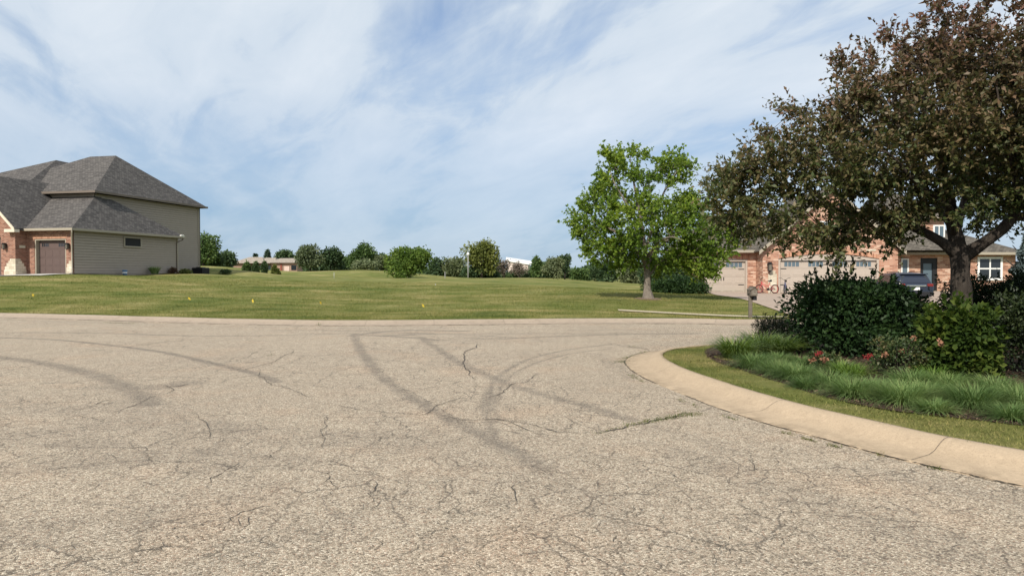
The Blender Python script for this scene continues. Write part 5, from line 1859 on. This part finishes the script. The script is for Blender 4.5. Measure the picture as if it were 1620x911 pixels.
def grass_clump(name, label, c, r, h, n, mat, wd, group, droop=1.0, lean=0.55, cat_="grass clump"):
    a = rng.random(n) * 6.283
    rr_ = r * 0.45 * np.sqrt(rng.random(n))
    base = np.c_[c[0] + np.cos(a) * rr_, c[1] + np.sin(a) * rr_, np.full(n, c[2] - 0.02)]
    az = a + rng.normal(0, 0.55, n)
    le_ = lean * rng.random(n) ** 0.7
    ln = h * (0.95 + 0.35 * rng.random(n)) * (0.8 + 0.35 * le_)
    V, Fc = blades(base, az, ln, le_, wd * (0.7 + 0.6 * rng.random(n)), 4, droop * 1.0)
    o = np_mesh(name, V, Fc, mat)
    off = np.array([c[0], c[1], c[2]])
    co = np.empty(len(V) * 3, dtype=np.float32)
    o.data.vertices.foreach_get('co', co)
    o.data.vertices.foreach_set('co', (co.reshape(-1, 3) - off).ravel().astype(np.float32))
    o.location = off
    return tag(o, label, cat_, group)


clumps = [
    (1228, 574, .34, .30, "blue green grass clump in the back row below the dark yew"),
    (1268, 580, .34, .30, "blue green grass clump in the back row just left of the left red rose"),
    (1332, 590, .32, .28, "blue green grass clump in the back row between the two red roses"),
    (1440, 612, .36, .30, "blue green grass clump in the back row right below the straggly rose bush"),  # px, py of the foot, radius, height, words
    (1192, 582, .36, .30, "blue green grass clump at the left tip of the bed, first from the left"),
    (1235, 592, .36, .30, "blue green grass clump second from the left along the front of the bed"),
    (1262, 600, .38, .32, "blue green grass clump third from the left along the front of the bed"),
    (1276, 613, .24, .22, "small blue green grass tuft at the front edge below the left red rose"),
    (1316, 612, .32, .30, "blue green grass clump in front of the fern, fourth large one from the left"),
    (1352, 626, .34, .30, "blue green grass clump at the front edge below the right red rose"),
    (1384, 622, .34, .30, "blue green grass clump below the rose bush, middle of the front row"),
    (1428, 636, .40, .33, "large blue green grass clump in front of the rose bush, right of centre"),
    (1462, 628, .36, .32, "blue green grass clump at the foot of the yellow green shrub, left side"),
    (1478, 650, .26, .22, "short blue green grass tuft at the bed edge right of centre"),
    (1500, 618, .36, .30, "blue green grass clump in the back row under the yellow green shrub"),
    (1540, 642, .44, .36, "largest blue green grass clump, front right of the bed"),
    (1575, 622, .38, .34, "blue green grass clump behind the largest one, near the right edge"),
    (1612, 640, .38, .34, "blue green grass clump cut by the right edge of the photo"),
    (1600, 662, .26, .22, "low blue green grass tuft at the bed edge in the right corner"),
]
for (x, y, r, h, lb) in clumps:
    c = at(x, y)
    grass_clump("grass_clump", lb, c, r * 0.92, h * rng.uniform(0.92, 1.2), int(900 * r / .36), M['bluegrass'], 0.0068, "blue green grass clumps along the bed front", 1.25, 1.1)
for (x, y, r, h, lb) in [(1165, 566, .42, .50, "arching green daylily clump at the left point of the bed"), (1205, 560, .42, .55, "arching green daylily clump next to the dark yew, second from the left point"), (1236, 560, .34, .45, "daylily clump between the left point of the bed and the big glossy bush")]:
    c = at(x, y)
    grass_clump("daylily", lb, c, r, h * 1.15, 460, M['daylily'], 0.016, "daylilies at the left point of the bed", 1.35, 0.75, "plant")
for (x, y, lb) in [(1345, 596, "bright green feathery plant left of the rose bush"), (1475, 602, "bright green feathery plant right of the rose bush")]:
    grass_clump("fern", lb, at(x, y), .3, .30, 240, M['fern'], 0.013, "feathery green plants", 1.0, 0.9, "plant")


def rose(label, c, R, n, seed, blooms, faded):
    root = bush("rose_bush", label, "rose bush", (c[0], c[1], c[2] + R[2]), R, n, 0.045, 0.026, M['rose'], seed, 12, 16, z0=c[2], shell=0.3, spikes=14)
    for (bx, by, bz) in blooms:
        q = rng.normal(size=(46, 3)) * np.array([.016, .016, .010]) + np.array([bx, by, bz])
        V, Fc = leaves(q, rng.normal(size=(46, 3)), 0.024, 0.02, 0.3, 0.3)
        np_mesh("bloom", V, Fc, M['petal'], root)
    for (bx, by, bz) in faded:
        q = rng.normal(size=(40, 3)) * np.array([.018, .018, .012]) + np.array([bx, by, bz])
        V, Fc = leaves(q, rng.normal(size=(40, 3)), 0.04, 0.026, 0.3, 0.3)
        np_mesh("faded_bloom", V, Fc, M['petal_p'], root)
    return root


c = at(1420, 594)
f3 = lambda px, py_, Y: tuple(P(px, py_, Y))
rose("straggly rose bush with faded orange heads and a red bloom on its left side", c, (0.42, 0.36, 0.30), 2000, 61, [f3(1371, 565, 9.6), f3(1376, 562, 9.75)], [f3(1446, 535, 10.1), f3(1460, 531, 10.2), f3(1488, 543, 9.5), f3(1400, 560, 9.9), f3(1425, 556, 9.9)])
c = at(1306, 584)
rose("small low rose plant with a pinkish red bloom in front of the big glossy bush", c, (0.34, 0.3, 0.13), 800, 62, [f3(1292, 560, 10.4), f3(1298, 558, 10.5)], [f3(1286, 570, 10.3), f3(1303, 569, 10.3)])

# ---- plants along the left house
pl = [("ornamental_grass", "tuft of tall grass against the tan siding, leftmost plant of the gravel bed", 217, .55, .75),
      ]
hb = lambda px_, off: None
q = HL(-0.55, 7.0, 0)
grass_clump("grass_clump", "tuft of tall grass against the tan siding under the small window", (q[0], q[1], gz(*q[:2]) + .05), .5, .62, 260, M['bluegrass'], 0.03, None, .5, .5)
q = HL(-0.5, 9.1, 0)
bush("shrub", "small reddish shrub between the tall grass tuft and the downspout", "bush", (q[0], q[1], gz(*q[:2]) + .3), (.42, .4, .3), 420, 0.10, 0.06, M['ft_red'], 71, 8, 6)
q = HL(-0.5, 10.6, 0)
bush("shrub", "small green shrub at the downspout corner of the tan garage", "bush", (q[0], q[1], gz(*q[:2]) + .32), (.55, .45, .33), 520, 0.12, 0.07, M['ft_olive'], 72, 8, 6)
q = HL(0.3, 12.4, 0)
bush("shrub", "very low dark shrub just left of the black air conditioner", "bush", (q[0], q[1], gz(*q[:2]) + .15), (.75, .4, .16), 420, 0.12, 0.07, M['ft_dark'], 73, 8, 6)
q = HL(0.3, 17.0, 0)
bush("shrub", "low dark shrub right of the black air conditioner at the house corner", "bush", (q[0], q[1], gz(*q[:2]) + .2), (.6, .4, .2), 420, 0.12, 0.07, M['ft_dark'], 74, 8, 6)
# blue bucket
q = HL(-0.45, 4.1, 0)
bz_ = gz(*q[:2]) + .05
bu = thing("bucket", "small blue bucket with a white lid leaning on the siding beside the garage corner", "bucket", (q[0], q[1], bz_))
b = MB()
b.lathe((q[0], q[1], bz_), [(0.001, 0), (.14, 0), (.17, .34), (.18, .36), (.16, .36), (.001, .3)], 16)
b.build("body", plain("blue_plastic", (0.12, 0.24, 0.42), .4), bu)
b = MB()
b.lathe((q[0], q[1] - .02, bz_ + .12), [(.168, 0), (.172, .1)], 16)
b.build("label_band", M['white'], bu)
# shrubs out on the lot in front of the ranch
for (x0, x1, top, sd_, mt_, lb) in [(382, 397, 412, 81, 'ft_green', "bushy young evergreen at the left end of the row before the ranch house"), (399, 412, 414, 82, 'ft_dark', "bushy young evergreen second from the left before the ranch house"),
                                   (413, 424, 411, 83, 'ft_dark', "young evergreen third from the left with a pointed top before the ranch house"), (428, 443, 418, 84, 'ft_olive', "yellowish young evergreen at the right end of the row before the ranch house")]:
    far_tree("evergreen_shrub", lb, x0, x1, top, 438, 75.0, mt_, sd_, 1700, 0.2, 10, 0.02, "young evergreens before the ranch house", shape=None, fat=0.95)
far_tree("shrub", "small dense bush at the left foot of the round bright green tree", 626, 643, 428, 445, 72, 'ft_bright', 85, 1200, 0.18, 9, 0.02, None)


# ------------------------------------------------------------------ lot markers
M['galv0'] = plain("dull_wire", (0.16, 0.16, 0.14), .6)


def flag(px_, py_, label, first=[None]):
    # foot on the lawn: solve along the ray
    Y = 24.0
    while Y < 60:
        p = P(px_, py_ + 7, Y)
        if p[2] <= gz(p[0], p[1]): break
        Y += 0.1
    z = gz(p[0], p[1])
    r = thing("marker_flag", label, "flag", (p[0], p[1], z), "yellow marker flags on the lot")
    if first[0] is None:
        b = MB()
        b.tube([(0, 0, -.05), (0.01, 0, .15), (0.03, 0, .30)], 0.0022, 5)
        w_ = b.build("wire", M['galv0'], r, local=True)
        V, Fc = [], []
        for i in range(6):
            for j in range(2):
                V.append((0.025 + i * .024, .012 * math.sin(i * 1.4), .30 - j * .11 - .012 * i))
        for i in range(5):
            Fc.append((2 * i, 2 * i + 1, 2 * i + 3, 2 * i + 2))
        f_ = np_mesh("cloth", V, Fc, plain("yellow_vinyl", (0.55, 0.40, 0.04), .5, var=.05), r, local=True)
        first[0] = (w_, f_)
    else:
        for o in first[0]:
            k_ = o.copy()
            C.objects.link(k_)
            k_.parent = r
    r.rotation_euler = (random.uniform(-.2, .2), random.uniform(-.3, .3), random.uniform(-1.2, 1.2))
    r.scale = (0.9, 0.9, 0.9)
    return r


for (x, y, lb) in [(47, 466, "yellow marker flag nearest the left edge, leftmost of the flags in the lawn"), (300, 473, "yellow marker flag on the lawn below the house corner, second from left"), (396, 476, "faint yellow marker flag on the lawn, third from left"), (506, 480, "yellow marker flag on the lawn just past the tall kerb weed, fourth from left"), (669, 485, "yellow marker flag on the lawn below the round green tree, rightmost of the flags")]:
    flag(x, y, lb)


def post(name, label, cat_, px_, top, bot, Y, r, mat, parts=None):
    x, zt_ = P(px_, top, Y)[0], P(px_, top, Y)[2]
    z = gz(x, Y)
    ro_ = thing(name, label, cat_, (x, Y, z))
    b = MB()
    b.tube([(x, Y, z - .2), (x, Y, zt_)], [r, r * .85], 8)
    b.build("pole" if parts else "shaft", mat, ro_)
    b = MB()
    if parts == 'lamp':
        b.lathe((x, Y, zt_), [(0.05, -.05), (.11, 0), (.17, .13), (.14, .26), (.06, .33), (0.001, .34)], 14)
        b.build("lamp_globe", M['white'], ro_)
        b = MB()
        b.lathe((x, Y, z), [(r * 2.2, -.1), (r * 2.2, .3), (r * 1.2, .4)], 12)
        b.build("base", mat, ro_)
    else:
        b.lathe((x, Y, zt_), [(r, -.06), (r * 1.4, -.05), (r * 1.4, .0), (.001, .01)], 8)
        b.build("cap", mat, ro_)
    return ro_


M['grey_pole'] = plain("grey_pole_paint", (0.26, 0.26, 0.25), .6)
M['galv'] = plain("galvanised_steel", (0.42, 0.42, 0.40), .5, metal=0.3)
post("street_lamp", "white globe lamp on a slim pale pole in front of the olive yellow tree", "lamp", 740.5, 404, 446, 79, .07, M['grey_pole'], 'lamp')
post("marker_post", "short pale post in the dip left of the lamp pole", "post", 704, 430, 445, 79, .05, M['grey_pole'])
post("survey_stake", "thin pale stake on the left mound", "stake", 528.5, 431, 444, 66, .022, M['galv'])
post("survey_stake", "thin pale stake on the lawn below the round bright tree", "stake", 689, 449, 459, 48, .018, M['galv'])

# ------------------------------------------------------------------ mailbox
mp_ = G(1187, 503, 0.10)
mz_ = gz(mp_[0], mp_[1])
M['greywood'] = plain("weathered_wood", (0.15, 0.125, 0.10), .9, var=.4, scale=9)
ml = thing("mailbox", "weathered grey wooden mailbox on a square post at the far kerb", "mailbox", (mp_[0], mp_[1], mz_))
x, y = mp_[0], mp_[1]
b = MB()
b.bbox(x - .055, x + .055, y - .055, y + .055, mz_ - .2, mz_ + .86, .012)
b.build("post", M['greywood'], ml)
b = MB()
bx_, bz0, bz1 = x + .05, mz_ + .76, mz_ + .97
b.bbox(bx_ - .105, bx_ + .105, y - .24, y + .2, bz0, bz1, .01)
b.build("box", M['greywood'], ml)
b = MB()
b.face([(bx_ - .13, y - .27, bz1 - .01), (bx_, y - .27, bz1 + .09), (bx_, y + .23, bz1 + .09), (bx_ - .13, y + .23, bz1 - .01)])
b.face([(bx_ + .13, y - .27, bz1 - .01), (bx_, y - .27, bz1 + .09), (bx_, y + .23, bz1 + .09), (bx_ + .13, y + .23, bz1 - .01)])
b.face([(bx_ - .105, y - .245, bz1 - .01), (bx_ + .105, y - .245, bz1 - .01), (bx_, y - .245, bz1 + .075)])
b.box(bx_ - .02, bx_ + .02, y - .28, y + .24, bz1 + .08, bz1 + .11)
b.build("roof", M['greywood'], ml)
b = MB()
b.box(bx_ - .08, bx_ + .08, y - .257, y - .242, bz0 + .03, bz1 - .03)
b.tube([(bx_, y - .255, bz1 - .06), (bx_, y - .28, bz1 - .06)], .014, 8)
b.build("door", plain("greyer_wood", (0.19, 0.165, 0.135), .85, var=.3, scale=12), ml)
b = MB()
b.bbox(bx_ - .0, bx_ + .10, y - .2, y + .12, bz0 - .14, bz0 - .002, .015)
b.build("newspaper_holder", M['black'], ml)
b = MB()
b.box(bx_ - .13, bx_ - .112, y - .1, y - .07, bz0 + .1, bz1 + .1)
b.build("signal_flag", M['trim_dark'], ml)


# ------------------------------------------------------------------ bicycles
def bicycle(label, loc, rz, paint, R=0.255, wb=0.93):
    g_ = thing("bicycle", label, "bicycle", loc, None, rz)
    fm = plain("bicycle_paint", paint, .35, spec=.5)
    rub = M['black']
    for s in (0, wb):
        b = MB()
        for i in range(28):
            q0, q1 = 2 * math.pi * i / 28, 2 * math.pi * (i + 1) / 28
            for j in range(8):
                p0, p1 = 2 * math.pi * j / 8, 2 * math.pi * (j + 1) / 8
                f_ = lambda q_, p_: (s + (R - .025 + .027 * math.cos(p_)) * math.cos(q_), .024 * math.sin(p_), R + (R - .025 + .027 * math.cos(p_)) * math.sin(q_))
                b.face([f_(q0, p0), f_(q1, p0), f_(q1, p1), f_(q0, p1)], 0, True)
        wh = b.build("wheel", rub, g_, local=True)
        b = MB()
        for i in range(28):
            q0, q1 = 2 * math.pi * i / 28, 2 * math.pi * (i + 1) / 28
            f_ = lambda q_, r_, y_: (s + r_ * math.cos(q_), y_, R + r_ * math.sin(q_))
            b.face([f_(q0, R - .05, -.012), f_(q1, R - .05, -.012), f_(q1, R - .05, .012), f_(q0, R - .05, .012)])
            b.face([f_(q0, R - .065, -.010), f_(q1, R - .065, -.010), f_(q1, R - .05, -.012), f_(q0, R - .05, -.012)])
        b.build("rim", fm if paint[0] > .3 else M['galv'], wh, local=True)
        b = MB()
        for i in range(16):
            q_ = 2 * math.pi * i / 16
            b.tube([(s + .02 * math.cos(q_ + .5), .02 * (-1) ** i, R + .02 * math.sin(q_ + .5)), (s + (R - .05) * math.cos(q_), 0, R + (R - .05) * math.sin(q_))], .0025, 4, caps=False)
        b.tube([(s, -.05, R), (s, .05, R)], .018, 8)
        b.build("spokes", M['galv'], wh, local=True)
    # wheel at x=0 is the front one
    b = MB()
    bb = (wb * .56, 0, R * .95)
    head0, head1 = (.16, 0, R + .30), (.12, 0, R + .42)
    seat = (wb * .66, 0, R + .36)
    b.tube([head0, bb], .022, 8)
    b.tube([head1, (wb * .45, 0, R + .20), (wb * .645, 0, R + .22)], .016, 8)
    b.tube([bb, seat], .018, 8)
    for s in (-.05, .05):
        b.tube([bb, (wb, s, R)], .011, 6)
        b.tube([(wb * .645, 0, R + .24), (wb, s, R)], .010, 6)
    b.tube([head0, head1], .026, 8)
    b.build("frame", fm, g_, local=True)
    b = MB()
    b.tube([head0, (.12, 0, R + .26)], .02, 8)
    for s in (-.05, .05):
        b.tube([(.125, s, R + .27), (0.05, s, R + .1), (0, s, R)], .012, 6)
    b.build("fork", fm, g_, local=True)
    b = MB()
    b.tube([(.12, 0, R + .42), (.09, 0, R + .56)], .013, 8)
    b.tube([(.16, -.30, R + .66), (.09, -.16, R + .64), (.09, -.08, R + .56), (.09, .08, R + .56), (.09, .16, R + .64), (.16, .30, R + .66)], .012, 8)
    b.build("handlebar", M['black'], g_, local=True)
    b = MB()
    b.tube([seat, (seat[0] + .015, 0, seat[2] + .08)], .013, 8)
    sx_, sz_ = seat[0] + .02, seat[2] + .10
    b.tube([(sx_ - .13, 0, sz_), (sx_ - .03, 0, sz_ + .01), (sx_ + .06, 0, sz_ + .015), (sx_ + .12, 0, sz_ + .03)], [.02, .035, .065, .04], 8)
    b.build("saddle", M['black'], g_, local=True)
    b = MB()
    b.tube([(bb[0], -.03, bb[2]), (bb[0], -.045, bb[2])], .075, 16)
    b.tube([(bb[0], -.09, bb[2] + .0), (bb[0], .09, bb[2])], .016, 8)
    for s in (-1, 1):
        b.tube([(bb[0], s * .09, bb[2]), (bb[0] + s * .11, s * .10, bb[2] - .06)], .011, 6)
        b.box(bb[0] + s * .11 - .045, bb[0] + s * .11 + .045, s * .10, s * .19, bb[2] - .075, bb[2] - .05)
    b.tube([(bb[0], -.045, bb[2] + .07), (wb, -.045, R + .035)], .006, 5)
    b.tube([(bb[0], -.045, bb[2] - .07), (wb, -.045, R - .035)], .006, 5)
    b.build("crank", M['black'], g_, local=True)
    g_.scale = (1.1, 1.1, 1.1)
    return g_


bz1_ = gz(16.3, 44.7) + .035
bicycle("red child's bicycle parked side on against the brick pillar", (P(1201, 455, 44.7)[0], 44.7, bz1_), math.radians(4), (0.50, 0.06, 0.07))
bicycle("blue grey child's bicycle parked facing the street beside the red one", (P(1241, 455, 44.0)[0], 44.0, bz1_), math.radians(62), (0.10, 0.11, 0.20), 0.24, 0.85)


# ------------------------------------------------------------------ the dark car behind the bush (seen from the back)
def car():
    Yc = 37.0
    xc_ = P(1450, 440, Yc)[0]
    z = gz(xc_, Yc + 1) - .12
    c = thing("parked_car", "dark blue sport utility car parked tail towards the street on the driveway", "car", (xc_, Yc, z), None, math.radians(-4))
    paint = plain("dark_blue_paint", (0.018, 0.024, 0.042), .22, spec=.6, var=.05)
    W = .93
    # side profile stations along y (0 = tail): half width, sill, belt height
    def sec(y, hw, z0, z1, rr=.10):
        pts = []
        for (cx, cz, a0) in ((hw - rr, z1 - rr, 0), (-hw + rr, z1 - rr, 90), (-hw + rr, z0 + rr, 180), (hw - rr, z0 + rr, 270)):
            for k_ in range(5):
                a = math.radians(a0 + k_ * 22.5)
                pts.append((cx + rr * math.cos(a), y, cz + rr * math.sin(a)))
        return pts
    def loft(b, S):
        for A, B in zip(S[:-1], S[1:]):
            n_ = len(A)
            for i in range(n_):
                j = (i + 1) % n_
                b.face([A[i], A[j], B[j], B[i]], 0, True)
        b.face(S[0][::-1])
        b.face(S[-1])
    b = MB()
    loft(b, [sec(0.0, W - .10, .38, .82), sec(.05, W - .03, .30, .92), sec(.25, W, .24, .98), sec(1.2, W, .24, 1.0), sec(3.2, W, .24, .98), sec(4.1, W - .02, .26, .90), sec(4.5, W - .10, .32, .78), sec(4.6, W - .2, .42, .68)])
    b.build("body", paint, c, local=True)
    b = MB()
    def cab(y, hb_, ht, zt2):
        return [(hb_, y, .93), (ht + .03, y, zt2 - .10), (ht - .05, y, zt2 - .02), (ht - .25, y, zt2), (-ht + .25, y, zt2), (-ht + .05, y, zt2 - .02), (-ht - .03, y, zt2 - .10), (-hb_, y, .93)]
    S = [cab(.10, W - .08, W - .12, .99), cab(.30, W - .05, W - .22, 1.40), cab(.55, W - .04, W - .24, 1.49), cab(1.4, W - .04, W - .23, 1.53), cab(2.3, W - .05, W - .25, 1.50), cab(2.7, W - .06, W - .26, 1.40), cab(3.4, W - .10, W - .2, .99)]
    loft(b, S)
    b.build("cabin", paint, c, local=True)
    b = MB()
    b.face([(-W + .20, .115, 1.0), (W - .20, .115, 1.0), (W - .30, .285, 1.37), (-W + .30, .285, 1.37)])
    b.build("rear_window", M['glass'], c, local=True)
    for s in (-1, 1):
        b = MB()
        b.face([(s * (W - .035), .55, 1.0), (s * (W - .035), 2.9, 1.0), (s * (W - .19), 2.45, 1.38), (s * (W - .19), .65, 1.40)])
        b.build("side_window", M['glass'], c, local=True)
    b = MB()
    b.box(-W + .24, W - .24, .22, .42, 1.425, 1.47)
    b.build("spoiler", paint, c, local=True)
    red = plain("red_lens", (0.16, 0.012, 0.012), .12, spec=.8)
    for s in (-1, 1):
        b = MB()
        b.bbox(min(s * .56, s * .86), max(s * .56, s * .86), -.015, .10, .80, .94, .02)
        b.build("tail_light", red, c, local=True)
    chrome = plain("chrome", (0.8, 0.8, 0.8), .12, metal=1.0)
    b = MB()
    b.bbox(-.5, .5, -.03, .05, .80, .86, .012)
    b.build("chrome_strip", chrome, c, local=True)
    b = MB()
    b.box(-.16, .16, -.035, .0, .60, .75)
    b.build("licence_plate", M['white'], c, local=True)
    b = MB()
    b.bbox(-W + .06, W - .06, -.05, .2, .30, .52, .04)
    b.build("bumper", M['black'], c, local=True)
    for s in (-1, 1):
        b = MB()
        b.tube([(s * .58, .7, 1.56), (s * .58, 2.1, 1.56)], .018, 6)
        b.tube([(s * .58, .75, 1.50), (s * .58, .75, 1.56)], .015, 6)
        b.tube([(s * .58, 2.05, 1.49), (s * .58, 2.05, 1.56)], .015, 6)
        b.build("roof_rail", M['black'], c, local=True)
        b = MB()
        b.bbox(s * (W + .02) - .09, s * (W + .02) + .09, 2.75, 2.85, .98, 1.12, .02)
        b.build("mirror", paint, c, local=True)
        for y_ in (.85, 3.65):
            b = MB()
            b.lathe((s * (W - .10), y_, .33), [(.001, -.11), (.22, -.11), (.31, -.10), (.33, -.07), (.33, .07), (.31, .10), (.22, .11), (.001, .11)], 24, axis=0)
            w_ = b.build("wheel", M['black'], c, local=True)
            b = MB()
            b.lathe((s * (W - .10), y_, .33), [(.001, .125 * s), (.06, .12 * s), (.20, .112 * s), (.215, .108 * s)], 20, axis=0)
            b.build("rim", M['galv'], w_, local=True)
    return c


car()
